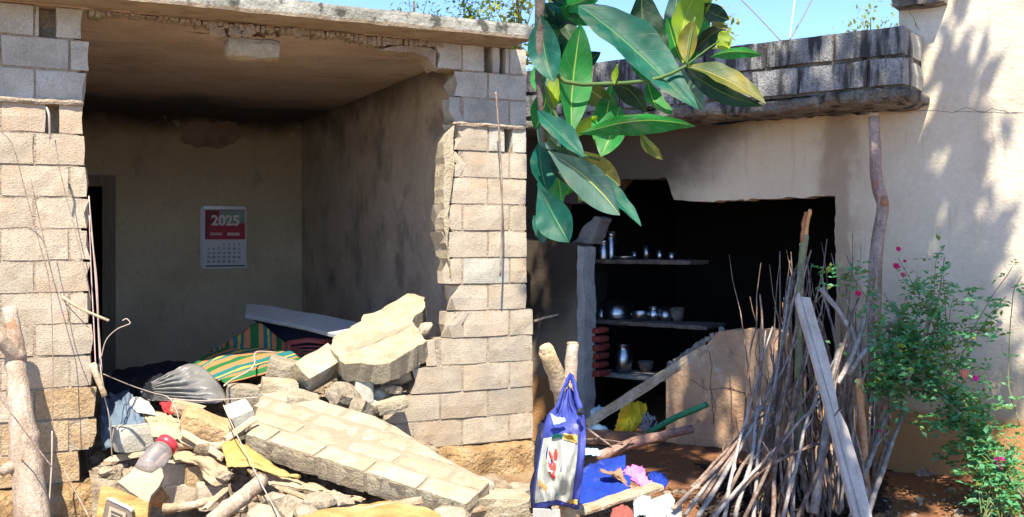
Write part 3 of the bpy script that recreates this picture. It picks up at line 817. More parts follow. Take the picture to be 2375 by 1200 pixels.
for r in range(rows):
    off = [.12, .33, .02, .26][r]; yc = rw * (r + .5); x = xbeg(yc); e = [x]; xe_ = max(xend(rw * r), xend(rw * (r + 1))); nx_ = x + off + .1
    while nx_ < xe_ - .06: e.append(nx_); nx_ += .40
    e.append(xe_)
    for j_, (a, b) in enumerate(zip(e[:-1], e[1:])):
        if a > xend(yc) - .04: continue
        jt = .030 if r else .022
        sd = rnd.uniform(0, 500); mb = MB(); xm = (a + b) / 2
        def cut(q, xm=xm, yc=yc, sd=sd):
            y = q.y + yc; lim_ = xend(max(0, min(WP, y))) + .03 * nz(V((0, y, q.z)), 13, 4) - xm - (.02 if r else 0) + .12 * min(0, q.z + .03)
            if q.x > lim_: q.x = lim_
            if r == 3 and q.y > 0: q.y += .03 * nz(V((q.x + xm, 0, q.z)), 9, 6) - .012
            q.z += .004 * nz(V((q.x + xm, y, 0)), 14, 9)
            return q
        dep = TP if r == 0 else TP - rnd.uniform(.01, .03)
        up = rnd.uniform(-.001, .003) - (.006 if (r, j_) in ((1, 1), (2, 2)) else 0)
        rough_box(mb, (b - a - jt, rw - (.036 if r in (1, 2) else .010), dep), (9, 4, 3), .006, .0045, sd, cut=cut)
        mb.build('concrete_block', BLOCK_PALE, pan, local=True, loc=V((xm, yc, -TP / 2 + up)))

# ------------------------------------------------------------------ upper broken fragment and what holds it up
mb = MB()
px_slab(mb, [(985, 690), (986, 712), (980, 722), (962, 733), (956, 745), (960, 752), (990, 790), (962, 808), (930, 828), (905, 842), (868, 846), (838, 842), (800, 845), (785, 828), (764, 808), (776, 780), (815, 757), (838, 745), (843, 730), (860, 727), (885, 718), (905, 704), (928, 692), (945, 681), (962, 682)],
        ((975, 695, 8.45), (985, 790, 7.85), (800, 850, 7.55)), .16, step=.045, amp=.010, seed=4, rnd=.012)
fragment = mb.build('broken_wall_fragment', BLOCK_PALE, bevel=.006, label='broken T shaped piece of wall propped above the rubble beside the standing blocks', cat='wall piece')
mb = MB(); pq, nq = plane3(at(975, 695, 8.45), at(985, 790, 7.85), at(800, 850, 7.55))
groove = [onplane(x, y, pq, nq) + nq * .0015 for x, y in [(800, 806), (850, 792), (905, 768), (958, 748), (962, 752), (912, 778), (860, 800), (806, 818)]]
slab(mb, rough(groove, .05, .006, 2), -nq * .004)
mb.build('mortar_band', PANEL_MORTAR, fragment)
def block_thing(pc, size, rot, label, m=BLOCK_PALE, seed=0, group=None, amp=.010, name='loose_concrete_block', seg=(4, 3, 3), rnd_=.006):
    M = Matrix.Translation(V(pc)) @ (Matrix.Rotation(R(rot[2]), 4, 'Z') @ Matrix.Rotation(R(rot[1]), 4, 'Y') @ Matrix.Rotation(R(rot[0]), 4, 'X'))
    mb = MB()
    sd = seed * 3.3 + 1
    def cut(q):
        if q.x > size[0] * .3: q.x += .03 * nz(V((0, q.y, q.z)), 14, sd)
        return q
    rough_box(mb, size, seg, amp, rnd_, sd, M=M, cut=cut)
    return mb.build(name, m, label=label, cat='block', group=group)
block_thing(at(841, 905, 7.75), (.15, .16, .42), (0, 3, 20), 'upright grey block propping up the T shaped wall piece', BLOCK_GREY, 1)
block_thing(at(655, 858, 8.0), (.24, .2, .17), (8, 16, 12), 'white chipped block beside the striped cloth and red chair', STONE, 2)
block_thing(at(738, 856, 7.75), (.2, .34, .2), (28, 34, -28), 'block tipped on its corner with porous end toward viewer', BLOCK_PALE, 3)
block_thing(at(563, 918, 7.55), (.24, .2, .15), (4, 6, 20), 'small white block left of the large fallen panel', STONE, 4)
block_thing(at(562, 972, 7.25), (.17, .25, .2), (14, -22, 24), 'grey flat faced block wedged against the panel end', BLOCK_GREY, 5)
block_thing(at(318, 1014, 7.0), (.31, .2, .17), (0, 0, 32), 'porous block lying near the foot of the striped shadow pier', BLOCK_GREY, 6, rnd_=.008)
bpy.context.scene.objects[-1]['label'] = 'porous grey block lying on the sill beside the slate blue cloth'
block_thing(at(474, 988, 7.0), (.32, .24, .14), (14, 24, 20), 'crumbly orange tan block lying on cream cloth', mat('tan_block', [(.44, .28, .13), (.58, .41, .23)], scale=6, fine=.25, bumps=[(24, .7, 'noise', (1, 1, 1), .04)]), 7, amp=.018)
block_thing(at(646, 898, 7.65), (.26, .2, .12), (2, 6, 18), 'flat cream block resting on the upper end of the panel', BLOCK_PALE, 8)
block_thing(at(432, 950, 7.3), (.22, .12, .10), (10, 18, 12), 'brown baked brick piece beside the red rag', ORANGE, 9)
block_thing(at(800, 925, 7.6), (.22, .18, .16), (30, 20, 40), 'jagged grey lump below the T shaped wall piece', STONE, 10, amp=.03)
block_thing(at(840, 950, 7.4), (.18, .14, .1), (10, 30, 60), 'pale splinter of block above the long panel edge', STONE, 11, amp=.03)
block_thing(at(905, 942, 7.62), (.26, .12, .1), (0, -12, 30), 'thin broken block piece at foot of standing wall', BLOCK_PALE, 12, amp=.02)
block_thing(at(700, 930, 7.5), (.22, .15, .12), (20, 10, 10), 'weathered lump half under the tipped block', STONE, 13, amp=.025)
block_thing(at(1150, 1172, 6.5), (.42, .22, .16), (6, 4, 14), 'pale stone slab lying below the panel tip', BLOCK_PALE, 14, amp=.02)
block_thing(at(1215, 1148, 6.9), (.2, .2, .12), (4, 8, 40), 'tan stone at the foot of the earthen plinth', STONE, 15, amp=.02)
block_thing(at(1110, 1132, 6.62), (.16, .2, .12), (10, 12, 24), 'dark chipped block end touching the panel tip', BLOCK_GREY, 16, amp=.02)
for i, (x, y, d, sx, lb) in enumerate([(405, 1100, 6.85, .22, 'square grey foundation block under the tan sacking'), (462, 1102, 6.85, .2, 'lichen yellow foundation block under the tan sacking'), (420, 1150, 6.8, .22, 'lowest pitted foundation block near the round stone'), (490, 1146, 6.75, .2, 'lowest foundation block beside the splintered stick')]):
    block_thing(at(x, y, d), (sx, .2, .17), (0, 0, 26), lb, BLOCK_OCHRE if i == 1 else BLOCK, 30 + i, amp=.014)
mb = MB(); rock(mb, at(368, 1150, 6.5), (.085, .08, .075), 5, 2)
mb.build('round_stone', mat('orange_stone', [(.30, .15, .05), (.45, .26, .11)], scale=6, fine=.3, bumps=[(20, .6)]), smooth=False, label='rounded orange stone beside the plaster shard', cat='stone')
for i, (x, y, d, r, lb) in enumerate([(660, 1172, 6.25, .13, 'largest white stone under the long panel'), (735, 1170, 6.2, .10, 'white pitted stone between largest stone and yellow timber'), (788, 1166, 6.3, .08, 'grey angular stone touching the yellow timber'),
                                      (768, 1150, 6.45, .06, 'small grey stone in the panel shadow'), (618, 1198, 6.0, .10, 'flat pale stone at the end of the grey log'), (700, 1194, 6.05, .08, 'crumbly stone below the white pitted stone'), (560, 1178, 6.3, .05, 'small stone beside the grey log'), (1048, 1196, 6.1, .1, 'pale stone under the tip of the panel')]):
    mb = MB(); rock(mb, at(x, y, d), (r * 1.25, r, r * .75), 60 + i, 2, rough_=.6)
    mb.build('rubble_stone', STONE, label=lb, cat='stone', group='stones in front of the fallen panel')

# splintered battens and brick ends lying about the heap
for i, (x0, y0, d0, x1, y1, d1, w_, lb) in enumerate([(596, 968, 7.05, 522, 1020, 6.85, .05, 'short batten between the grey block and the panel end'), (420, 1002, 6.8, 520, 1062, 6.7, .045, 'split batten under the tan block'), (300, 1058, 6.9, 420, 1046, 6.85, .04, 'thin batten behind the red lidded jar'),
                                                 (840, 1186, 6.1, 980, 1160, 6.3, .05, 'rotten batten between the panel and the yellow timber'), (250, 1066, 6.9, 330, 1052, 6.95, .05, 'flat batten lying below the porous block'), (520, 1140, 6.35, 470, 1184, 6.2, .035, 'broken lath beside the grey log'),
                                                 (640, 1128, 6.4, 720, 1160, 6.3, .03, 'lath poking out below the beige cloth'), (590, 905, 7.6, 640, 880, 7.75, .04, 'lath wedged behind the flat cream block'), (1060, 1190, 6.2, 1130, 1178, 6.4, .04, 'batten end beside the pale stone slab')]):
    A, B = at(x0, y0, d0), at(x1, y1, d1); ex_ = (B - A); L_ = ex_.length; ex_.normalize(); ey_ = ex_.cross(V((0, -1, .4))).normalized(); ez_ = ex_.cross(ey_)
    M_ = Matrix((ex_, ey_, ez_)).transposed().to_4x4(); M_.translation = (A + B) / 2
    mb = MB(); rough_box(mb, (L_, w_, .022), (8, 2, 2), .006, .003, i + 70, M=M_, cut=lambda q, L_=L_, i=i: V((q.x + (.05 * nz(V((0, q.y * 4, q.z)), 30, i) if abs(q.x) > L_ * .4 else 0), q.y, q.z)))
    mb.build('broken_batten', WOOD, label=lb, cat='batten')
for i, (x, y, d, r, lb) in enumerate([(470, 1040, 6.75, .06, 'brown clod under the pale branch'), (250, 1095, 6.75, .05, 'crumbly clod on the earthen plinth'), (330, 1120, 6.6, .05, 'clod half behind the plaster shard'), (560, 1000, 7.0, .06, 'grey clod at the foot of the grey block'), (905, 905, 7.75, .07, 'clod in the dark gap below the T shaped piece'), (520, 1105, 6.5, .05, 'clod below the hanging sacking')]):
    mb = MB(); rock(mb, at(x, y, d), (r * 1.3, r, r * .8), 90 + i, 2, rough_=.9); mb.build('clod', RUBBLE, label=lb, cat='clod')
# ------------------------------------------------------------------ cloths, sheets, boards
def cl(name, m, net, label, cat, nu=26, nv=18, fold=.02, fs=5, seed=0, thick=.004, aniso=(1, 1), parent=None, smooth=True):
    mb = MB(); cloth(mb, [[at(*q) for q in r] for r in net], nu, nv, fold, fs, seed, aniso)
    return mb.build(name, m, parent, smooth=smooth, thick=thick, label=label, cat=cat)
STRIPE = bpy.data.materials.new('striped_cloth'); STRIPE.use_nodes = True
def stripe_nodes(m, n, cols, axis=0):
    t = m.node_tree; N, L = t.nodes, t.links; b = N['Principled BSDF']; b.inputs['Roughness'].default_value = .85; b.inputs['Specular IOR Level'].default_value = .2
    tc = N.new('ShaderNodeTexCoord'); sp = N.new('ShaderNodeSeparateXYZ'); L.new(tc.outputs['UV'], sp.inputs[0])
    mu = N.new('ShaderNodeMath'); mu.operation = 'MULTIPLY'; mu.inputs[1].default_value = n; L.new(sp.outputs[axis], mu.inputs[0])
    fr = N.new('ShaderNodeMath'); fr.operation = 'FRACT'; L.new(mu.outputs[0], fr.inputs[0])
    r = N.new('ShaderNodeValToRGB'); r.color_ramp.interpolation = 'CONSTANT'; L.new(fr.outputs[0], r.inputs[0]); e = r.color_ramp.elements
    while len(e) < len(cols): e.new(.5)
    for k, (p, c) in enumerate(cols): e[k].position = p; e[k].color = (*c, 1)
    L.new(r.outputs[0], b.inputs['Base Color'])
G_, T_, O_, Y_ = (.015, .12, .035), (.015, .13, .13), (.46, .17, .065), (.48, .31, .05)
stripe_nodes(STRIPE, 3.6, [(0, G_), (.16, O_), (.34, T_), (.52, Y_), (.62, T_), (.72, O_), (.9, G_)])
STRIPE2 = bpy.data.materials.new('striped_cloth_lower'); STRIPE2.use_nodes = True
stripe_nodes(STRIPE2, 2.2, [(0, G_), (.16, O_), (.34, T_), (.52, Y_), (.62, T_), (.72, O_), (.9, G_)])
st = thing('striped_mat', 'green orange and teal striped sleeping mat crumpled under the tilted board', 'mat', at(560, 850, 8.6))
cl('upper_fold', STRIPE, [[(488, 811, 8.6), (515, 797, 8.65), (545, 779, 8.7), (600, 746, 8.75), (640, 776, 8.75), (676, 806, 8.7)], [(488, 812, 8.55), (515, 805, 8.58), (545, 797, 8.6), (600, 782, 8.62), (640, 796, 8.62), (676, 811, 8.62)], [(488, 814, 8.5), (515, 814, 8.5), (545, 814, 8.5), (600, 814, 8.5), (640, 814, 8.5), (678, 816, 8.52)]], None, None, nu=48, nv=20, fold=.022, fs=2.6, seed=2, parent=st, thick=.008, aniso=(2, .5))
cl('lower_fold', STRIPE2, [[(446, 850, 8.05), (470, 862, 7.98), (496, 880, 7.86), (524, 893, 7.76)], [(482, 826, 8.28), (516, 838, 8.15), (556, 856, 8.0), (592, 878, 7.85)], [(520, 815, 8.42), (570, 822, 8.3), (622, 838, 8.15), (650, 860, 7.98)], [(560, 814, 8.48), (620, 815, 8.42), (680, 822, 8.32), (700, 842, 8.2)]], None, None, nu=40, nv=30, fold=.026, fs=2.2, seed=4, parent=st, thick=.008, aniso=(1.6, .6))
mb = MB(); px_slab(mb, [(571, 704), (626, 709), (690, 722), (752, 731), (832, 748), (812, 768), (788, 776), (770, 774), (700, 756), (640, 744), (568, 731)], ((571, 704, 9.5), (832, 748, 8.7), (770, 774, 8.45)), .035)
mb.build('tilted_board', TABLE, bevel=.004, label='pale grey table board tilted over the striped mat', cat='board')
mb = MB(); px_slab(mb, [(585, 742), (690, 764), (770, 782), (762, 812), (680, 806), (628, 770)], ((585, 742, 9.3), (770, 782, 8.75), (680, 806, 8.9)), .02)  # dark panel added to fill in the shade below the tilted board
mb.build('board_shade_panel', NAVY, label='dark panel put in for the shade under the pale tilted board', cat='cloth')
ch = thing('plastic_chair', 'maroon plastic chair back half buried behind the tipped block', 'chair', at(715, 850, 8.6))
def pxbar(name, m, pts, w_, parent, seg=6, flat=.5):
    mb = MB(); tube(mb, [at(*p) for p in pts], w_, seg, flat=flat); return mb.build(name, m, parent, smooth=True)
pxbar('upright', MAROON, [(671, 792, 8.6), (670, 835, 8.55)], .025, ch); pxbar('upright', MAROON, [(762, 790, 8.6), (764, 835, 8.55)], .025, ch)
pxbar('top_rail', MAROON, [(668, 796, 8.6), (715, 789, 8.62), (765, 794, 8.6)], .028, ch)
for i in range(4): pxbar('slat', MAROON, [(675, 806 + i * 8, 8.6), (715, 803 + i * 8, 8.62), (762, 805 + i * 8, 8.6)], .010, ch)
mb = MB()
arc = catmull([at(*q) for q in ((404, 868, 7.9), (428, 846, 8.0), (458, 846, 7.95), (488, 868, 7.8), (512, 898, 7.65), (520, 922, 7.5), (500, 934, 7.42), (455, 936, 7.38), (412, 934, 7.36), (388, 932, 7.38))], 140)
neck = catmull([at(*q) for q in ((350, 886, 7.75), (352, 900, 7.6), (356, 916, 7.48), (352, 930, 7.42))], 140)
def gsheet(u, v):
    k = min(140, int(round(v * 140))); p = neck[k].lerp(arc[k], u)
    w = (1 - abs(2 * v - 1) ** 3)
    bulge = math.sin(math.pi * min(1, u * 1.02)) ** .8 * w
    ph = v * 40 + 2.5 * nz(V((u * 1.5, v * 3, 0)), 1, 3)
    fold = ((1 - abs(math.sin(ph))) * .085 * max(0, 1 - u * 1.15) ** .5 * (.35 + .65 * min(1, u * 4)) + abs(nz(V((u * 3.5, v * 3.5, 1)), 1, 4)) * .07 * u + .02 * abs(nz(V((u * 9, v * 7, 1)), 1, 5))) * w
    return p + V((0, -.10 * bulge + fold * 1.3, .02 * bulge - fold * .5))
grid(mb, gsheet, 30, 140)
mb.build('grey_sheet', TARP, smooth=True, thick=.003, label='crumpled silver grey plastic sheet with gathered folds', cat='sheet')
cl('black_bag', BLACKC, [[(300, 878, 7.9), (340, 868, 8.0), (400, 858, 8.1)], [(318, 902, 7.7), (355, 893, 7.65), (400, 890, 7.6)], [(330, 925, 7.55), (365, 922, 7.5), (415, 922, 7.45)]], 'black plastic bag gathered left of the grey sheet', 'bag', 30, 22, .05, 7, 8, aniso=(.6, 2.4))
cl('navy_blanket', NAVY, [[(262, 858, 9.2), (330, 838, 9.4), (400, 828, 9.5), (440, 842, 9.4)], [(245, 880, 8.6), (310, 868, 8.7), (380, 852, 8.8), (450, 860, 8.8)], [(240, 925, 8.0), (300, 915, 8.0), (360, 905, 8.1), (440, 900, 8.2)]], 'dark navy blanket heaped against the back of the room', 'blanket', 26, 18, .05, 3, 5)
cl('slate_cloth', SLATE, [[(232, 918, 7.5), (262, 905, 7.55), (298, 898, 7.6), (312, 915, 7.5)], [(228, 960, 7.2), (262, 945, 7.2), (300, 940, 7.2), (335, 955, 7.2)], [(229, 1040, 6.98), (262, 1030, 6.96), (300, 1000, 6.98), (335, 978, 7.05)]], 'slate blue shirt crumpled beside the pier', 'cloth', 30, 24, .045, 4, 9)
cl('white_cloth', WHITEC, [[(300, 926, 7.35), (322, 918, 7.4), (345, 930, 7.35)], [(303, 940, 7.25), (330, 936, 7.25), (358, 950, 7.2)], [(318, 955, 7.15), (345, 958, 7.12), (372, 966, 7.1)]], 'small white cloth between slate shirt and black bag', 'cloth', 30, 24, .012, 2.4, 4)
cl('red_rag', REDC, [[(368, 930, 7.35), (388, 924, 7.38), (404, 930, 7.35)], [(372, 942, 7.28), (388, 938, 7.25), (405, 945, 7.28)], [(378, 955, 7.22), (390, 956, 7.2), (402, 958, 7.22)]], 'red rag below the grey plastic sheet', 'cloth', 14, 12, .03, 7, 6)
cl('cream_cloth', CREAMC, [[(332, 958, 7.2), (360, 950, 7.25), (400, 962, 7.2), (432, 985, 7.1)], [(345, 985, 6.92), (375, 978, 6.95), (415, 995, 6.88), (455, 1015, 6.84)], [(352, 1010, 6.82), (390, 1012, 6.82), (420, 1022, 6.8), (456, 1042, 6.78)]], 'cream cloth strips trailing down from the red rag', 'cloth', 30, 22, .025, 4, 11, aniso=(2.4, .6))
cl('tan_sacking', SACKING, [[(400, 1050, 6.85), (440, 1040, 6.85), (478, 1038, 6.85), (508, 1050, 6.85)], [(402, 1068, 6.74), (440, 1062, 6.7), (490, 1070, 6.66), (530, 1080, 6.7)], [(408, 1075, 6.72), (450, 1078, 6.68), (492, 1105, 6.6), (545, 1100, 6.66)], [(412, 1078, 6.74), (455, 1082, 6.7), (495, 1128, 6.58), (548, 1110, 6.68)]], 'tan sacking draped over the edge of the floor', 'sacking', 26, 18, .03, 3, 12)
cl('yellow_cloth', YELC, [[(512, 1030, 6.8), (540, 1012, 6.9), (575, 1030, 6.85), (600, 1052, 6.8)], [(520, 1058, 6.62), (560, 1050, 6.62), (620, 1072, 6.6), (690, 1100, 6.55)], [(525, 1082, 6.55), (580, 1082, 6.55), (640, 1095, 6.52), (695, 1104, 6.52)]], 'mustard yellow cloth spread under the lower edge of the panel', 'cloth', 26, 16, .03, 3.5, 14)
cl('beige_cloth', CREAMC, [[(610, 1090, 6.75), (680, 1105, 6.7), (760, 1130, 6.6), (850, 1150, 6.5)], [(625, 1118, 6.5), (690, 1128, 6.45), (760, 1140, 6.4), (840, 1158, 6.4)], [(640, 1124, 6.5), (700, 1142, 6.45), (770, 1152, 6.4), (840, 1164, 6.4)]], 'dusty beige cloth in the shade below the panel', 'cloth', 24, 14, .03, 3, 15)
# timber
def logt(name, m, pts, r, label, cat='log', seg=9, bump=.35, n=None, parent=None, group=None, seed=1):
    mb = MB(); P = [at(*p) for p in pts]
    tube(mb, catmull(P, n or max(4, 4 * (len(P) - 1))), r, seg, bump, seed)
    return mb.build(name, m, parent, smooth=True, label=label, cat=cat, group=group)
logt('grey_log', BARK, [(490, 1212, 5.9), (540, 1172, 6.05), (580, 1140, 6.2), (606, 1112, 6.35)], [.05, .047], 'short grey log lying below the mustard cloth')
logt('pale_branch', WOOD, [(402, 1032, 6.85), (455, 1030, 6.85), (500, 1036, 6.85), (540, 1026, 6.9)], [.032, .026], 'pale stripped branch lying across the cream cloth', 'branch')
logt('splintered_stick', WOOD, [(380, 1180, 6.3), (450, 1172, 6.3), (520, 1152, 6.35)], [.03, .022], 'splintered flat stick below the foundation blocks', 'stick')
mb = MB(); px_slab(mb, [(690, 1196), (780, 1176), (860, 1168), (905, 1160), (960, 1172), (1010, 1186), (1040, 1215), (680, 1225)], ((690, 1200, 5.95), (905, 1160, 6.25), (1010, 1200, 5.95)), .11, step=.06, amp=.01, seed=3, rnd=.02)
mb.build('yellow_timber', OCHREW, bevel=.008, label='split yellow timber lying along the bottom edge of the heap', cat='timber')
# standing tree pole at the pier
pt = thing('wooden_pole', 'peeled tree trunk pole with lopped branches standing before the pier', 'pole', at(75, 1240, 6.2))
logt('trunk', BARK, [(22, 712, 6.42), (34, 790, 6.4), (40, 880, 6.36), (52, 980, 6.3), (62, 1080, 6.26), (78, 1240, 6.2)], [.040, .058, .07, .085, .097, .105], None, None, 12, .25, 24, pt)
logt('branch_stub', BARK, [(48, 830, 6.38), (24, 812, 6.33), (-12, 775, 6.25)], [.05, .042], None, None, 9, .3, 5, pt)
logt('branch_stub', BARK, [(52, 1090, 6.28), (24, 1085, 6.2), (2, 1098, 6.15)], [.05, .03], None, None, 8, .3, 5, pt)
mb = MB(); rock(mb, at(60, 1126, 6.17), (.036, .012, .045), 3, 2); mb.build('cut_scar', CUTW, pt, label='bright orange cut scar')
mb = MB(); rock(mb, at(26, 722, 6.42), (.036, .036, .045), 8, 1); mb.build('split_tip', CREAMC, pt)
# sticks, cables and wires by the pier
logt('dry_stick', WOOD, [(145, 690, 6.45), (195, 720, 6.4), (252, 744, 6.38)], [.012, .009], 'dry stick poking out across the pier edge', 'stick', 6)
logt('dangling_stick', WOOD, [(213, 845, 6.6), (228, 880, 6.58), (243, 920, 6.58)], [.026, .018], 'stubby stick dangling in the cables beside the pier', 'stick', 8)
def wire(m, pts, r, label, cat='wire', name='loose_wire', group=None, seg=5, n=None):
    mb = MB(); tube(mb, catmull([at(*p) for p in pts], n or 8 * len(pts)), r, seg)
    return mb.build(name, m, smooth=True, label=label, cat=cat, group=group)
wire(WIRE, [(206, 455, 6.7), (218, 600, 6.66), (226, 720, 6.64), (232, 840, 6.62), (240, 900, 6.6)], .0045, 'pale cable running down the inner edge of the pier', 'cable', 'hanging_cable')
wire(PINKW, [(212, 540, 6.72), (224, 650, 6.7), (229, 760, 6.68), (236, 860, 6.66)], .005, 'thin pink cable hanging just behind the pale cable', 'cable', 'hanging_cable')
wire(PINKW, [(207, 500, 6.74), (212, 640, 6.74), (218, 760, 6.7), (222, 850, 6.66), (226, 872, 6.62)], .004, 'pink cord hugging the block ends of the pier', 'cable', 'hanging_cable')
wire(WIRE, [(234, 832, 6.6), (246, 790, 6.58), (270, 765, 6.56), (292, 755, 6.55), (302, 750, 6.55), (294, 740, 6.55), (284, 744, 6.55)], .0035, 'bent wire with a hooked end sticking out past the pier')
wire(WIRE, [(240, 868, 6.6), (300, 893, 6.8), (350, 910, 6.9), (390, 922, 6.95), (408, 950, 6.9), (418, 990, 6.82)], .0035, 'slack wire drooping over the grey plastic sheet')
wire(WIRE, [(390, 925, 7.2), (460, 930, 7.25), (530, 926, 7.3), (600, 922, 7.35)], .004, 'cord stretched along the foot of the grey sheet')
wire(WIRE, [(242, 920, 6.6), (252, 960, 6.62), (256, 1000, 6.65), (260, 1060, 6.7)], .004, 'white string hanging before the slate blue cloth', 'string')
wire(WIRE, [(520, 895, 7.3), (540, 880, 7.5), (575, 862, 7.7), (590, 845, 7.8), (590, 825, 7.9), (600, 816, 8.0), (640, 818, 8.1)], .007, 'cream tube looping over the lower fold of the striped mat', 'cable')
wire(WIRE, [(518, 940, 6.9), (545, 1000, 6.7), (575, 1060, 6.5), (602, 1115, 6.2), (640, 1185, 5.9), (655, 1215, 5.8)], .0042, 'frayed cord slanting down past the grey log', 'cord')
wire(STEELG, [(-10, 910, 5.9), (50, 990, 5.95), (110, 1070, 6.0), (124, 1085, 6.02)], .0042, 'taut wire crossing in front of the wooden pole')
wire(WIRE, [(121, 1000, 6.42), (120, 1070, 6.35), (116, 1140, 6.3), (110, 1215, 6.25)], .005, 'pale rope hanging down the foot of the pier', 'rope')
wire(STEELG, [(148, 1090, 6.45), (180, 1150, 6.25), (215, 1215, 6.1)], .005, 'thin wire slanting across the earthen plinth')
wire(STEELG, [(-8, 295, 6.3), (30, 340, 6.35), (60, 450, 6.4), (90, 560, 6.42), (115, 660, 6.45), (122, 800, 6.45), (122, 1000, 6.42)], .0032, 'longest thin wire curving down the face of the pier')
wire(STEELG, [(128, 325, 6.55), (140, 400, 6.55), (165, 500, 6.55), (190, 600, 6.52), (212, 700, 6.55)], .003, 'thin straight wire slanting from the chase to the pier edge')
wire(STEELG, [(70, 410, 6.42), (98, 540, 6.45), (122, 640, 6.48), (150, 700, 6.45), (205, 760, 6.5)], .003, 'middle thin wire on the pier meeting the dry stick')
wire(WIRE, [(108, 250, 6.5), (114, 270, 6.47), (116, 322, 6.5)], .008, 'short white conduit end in the chase of the pier', 'conduit')
wire(STEELG, [(1150, 214, 7.93), (1156, 290, 7.95), (1160, 360, 7.97), (1164, 450, 7.97), (1163, 560, 8.0), (1160, 640, 8.0)], .008, 'rusty iron rod running down the standing block wall', 'rod', 'rusty_rod')
wire(WOOD, [(880, 118, 7.85), (895, 108, 7.85), (912, 96, 7.9)], .012, 'splinter of wood hanging under the roof edge', 'splinter', 'wood_splinter')
# jar, shards, ochre board with a dark framed device
jr = thing('plastic_jar', 'clear plastic jar with red screw lid lying on its side', 'jar', at(355, 1075, 6.55))
CLEAR = mat('clear_plastic', [(.66, .60, .60), (.78, .72, .72)], scale=8, rough=.2, spec=.5)
CLEAR.node_tree.nodes['Principled BSDF'].inputs['Transmission Weight'].default_value = .8
a, b = at(345, 1080, 6.5), at(392, 1026, 6.66); ax = (b - a)
mb = MB(); tube(mb, [a + ax * t for t in (-.28, -.25, 0, .35, .62, .72, .76)], [.04, .066, .076, .078, .076, .066, .060], 20); mb.build('body', CLEAR, jr, smooth=True)
mb = MB(); tube(mb, [a + ax * t for t in (.77, .80, .98, 1.02)], [.066, .073, .073, .066], 20); mb.build('lid', plain('red_plastic', (.62, .04, .06), .35), jr, smooth=True)
mb = MB(); px_slab(mb, [(272, 1118), (300, 1098), (316, 1076), (345, 1066), (362, 1082), (376, 1088), (380, 1106), (368, 1130), (350, 1150), (344, 1170), (300, 1140)], ((272, 1118, 6.35), (360, 1080, 6.5), (344, 1170, 6.2)), .025, step=.05, amp=.005, seed=6)
mb.build('plaster_shard', SHARD, label='flat grey plaster shard leaning on the ochre board', cat='shard')
ob = thing('ochre_switchboard', 'ochre wooden switchboard with a dark framed meter box, fallen on the ground', 'board', at(280, 1230, 6.0))
mb = MB(); px_slab(mb, [(234, 1124), (260, 1130), (345, 1164), (338, 1240), (215, 1240)], ((234, 1124, 6.1), (345, 1164, 6.05), (215, 1230, 5.95)), .05); mb.build('board', OCHREW, ob, bevel=.004)
mb = MB(); px_slab(mb, [(246, 1160), (255, 1156), (308, 1182), (306, 1235), (228, 1235)], ((246, 1160, 6.0), (308, 1182, 5.97), (228, 1235, 5.9)), .06); bx_ = mb.build('meter_box', plain('dark_brown_box', (.07, .045, .03), .5), ob, bevel=.005)
mb = MB(); px_slab(mb, [(247, 1157), (258, 1154), (311, 1180), (304, 1187), (296, 1180)], ((247, 1157, 5.99), (311, 1180, 5.96), (300, 1187, 5.94)), .02); mb.build('box_rim', WHITEC, bx_)
mb = MB(); px_slab(mb, [(254, 1174), (292, 1190), (288, 1232), (244, 1232)], ((254, 1174, 5.955), (292, 1190, 5.94), (244, 1232, 5.88)), .01); mb.build('dial_window', plain('dusty_dial', (.20, .16, .10), .3), bx_)
for i in range(4):
    mb = MB(); px_slab(mb, [(258, 1184 + 9 * i), (284, 1195 + 9 * i), (283, 1199 + 9 * i), (257, 1188 + 9 * i)], ((254, 1174, 5.95), (292, 1190, 5.935), (244, 1232, 5.875)), .003); mb.build('dial_mark', plain('dial_dark', (.03, .025, .02)), bx_)

# ------------------------------------------------------------------ wall calendar
c0, c1 = FL.px(469, 484, YB - .012), FL.px(571, 622, YB - .012)
cw, chh = c1.x - c0.x, c0.z - c1.z
cal = thing('wall_calendar', 'wall calendar headed 2025 hanging on the back wall of the open room', 'calendar', FL.M @ V(((c0.x + c1.x) / 2, YB - .02, c1.z)), FL.rz)
PAPER = mat('white_paper', [(.66, .67, .72), (.74, .75, .79)], scale=3, coord='obj', rough=.7)
CRED = mat('calendar_crimson', [(.36, .02, .05), (.48, .035, .07)], scale=6, coord='obj', rough=.5)
CGRN = mat('calendar_green', [(.16, .28, .22), (.34, .44, .38)], scale=8, coord='obj', rough=.5)
CMAR = mat('calendar_maroon', [(.13, .02, .03), (.25, .04, .05)], scale=10, coord='obj', rough=.5)
DKB = plain('calendar_dark_print', (.03, .035, .09), .6)
def cbox(name, m, x0, z0, x1, z1, y0, y1):
    mb = MB(); mb.box((x0 * cw - cw / 2, y0, z0 * chh), (x1 * cw - cw / 2, y1, z1 * chh)); return mb.build(name, m, cal, local=True)
cbox('sheet', PAPER, 0, 0, 1, 1, -.004, .014); cbox('back_sheet', PAPER, -.04, .03, .96, 1.02, .0145, .018)
cbox('binding_strip', plain('metal_strip', (.40, .40, .42), .4, .6), .02, .985, .98, 1.045, -.008, .0135)
cbox('picture', CRED, .06, .485, .97, .975, -.0062, -.0042)
cbox('picture', CGRN, .38, .76, .965, .970, -.0076, -.0064); cbox('picture', CMAR, .065, .74, .34, .965, -.0076, -.0064)
cbox('picture', CMAR, .065, .49, .16, .73, -.0076, -.0064)
cbox('caption_bar', plain('pink_caption', (.62, .35, .38)), .17, .555, .44, .60, -.0078, -.0064); cbox('caption_bar', plain('pale_caption', (.66, .52, .50)), .56, .55, .84, .60, -.0078, -.0064)
cbox('rule_line', DKB, .07, .028, .97, .05, -.0056, -.0042); cbox('rule_line', DKB, .06, .977, .97, .99, -.0070, -.0042)
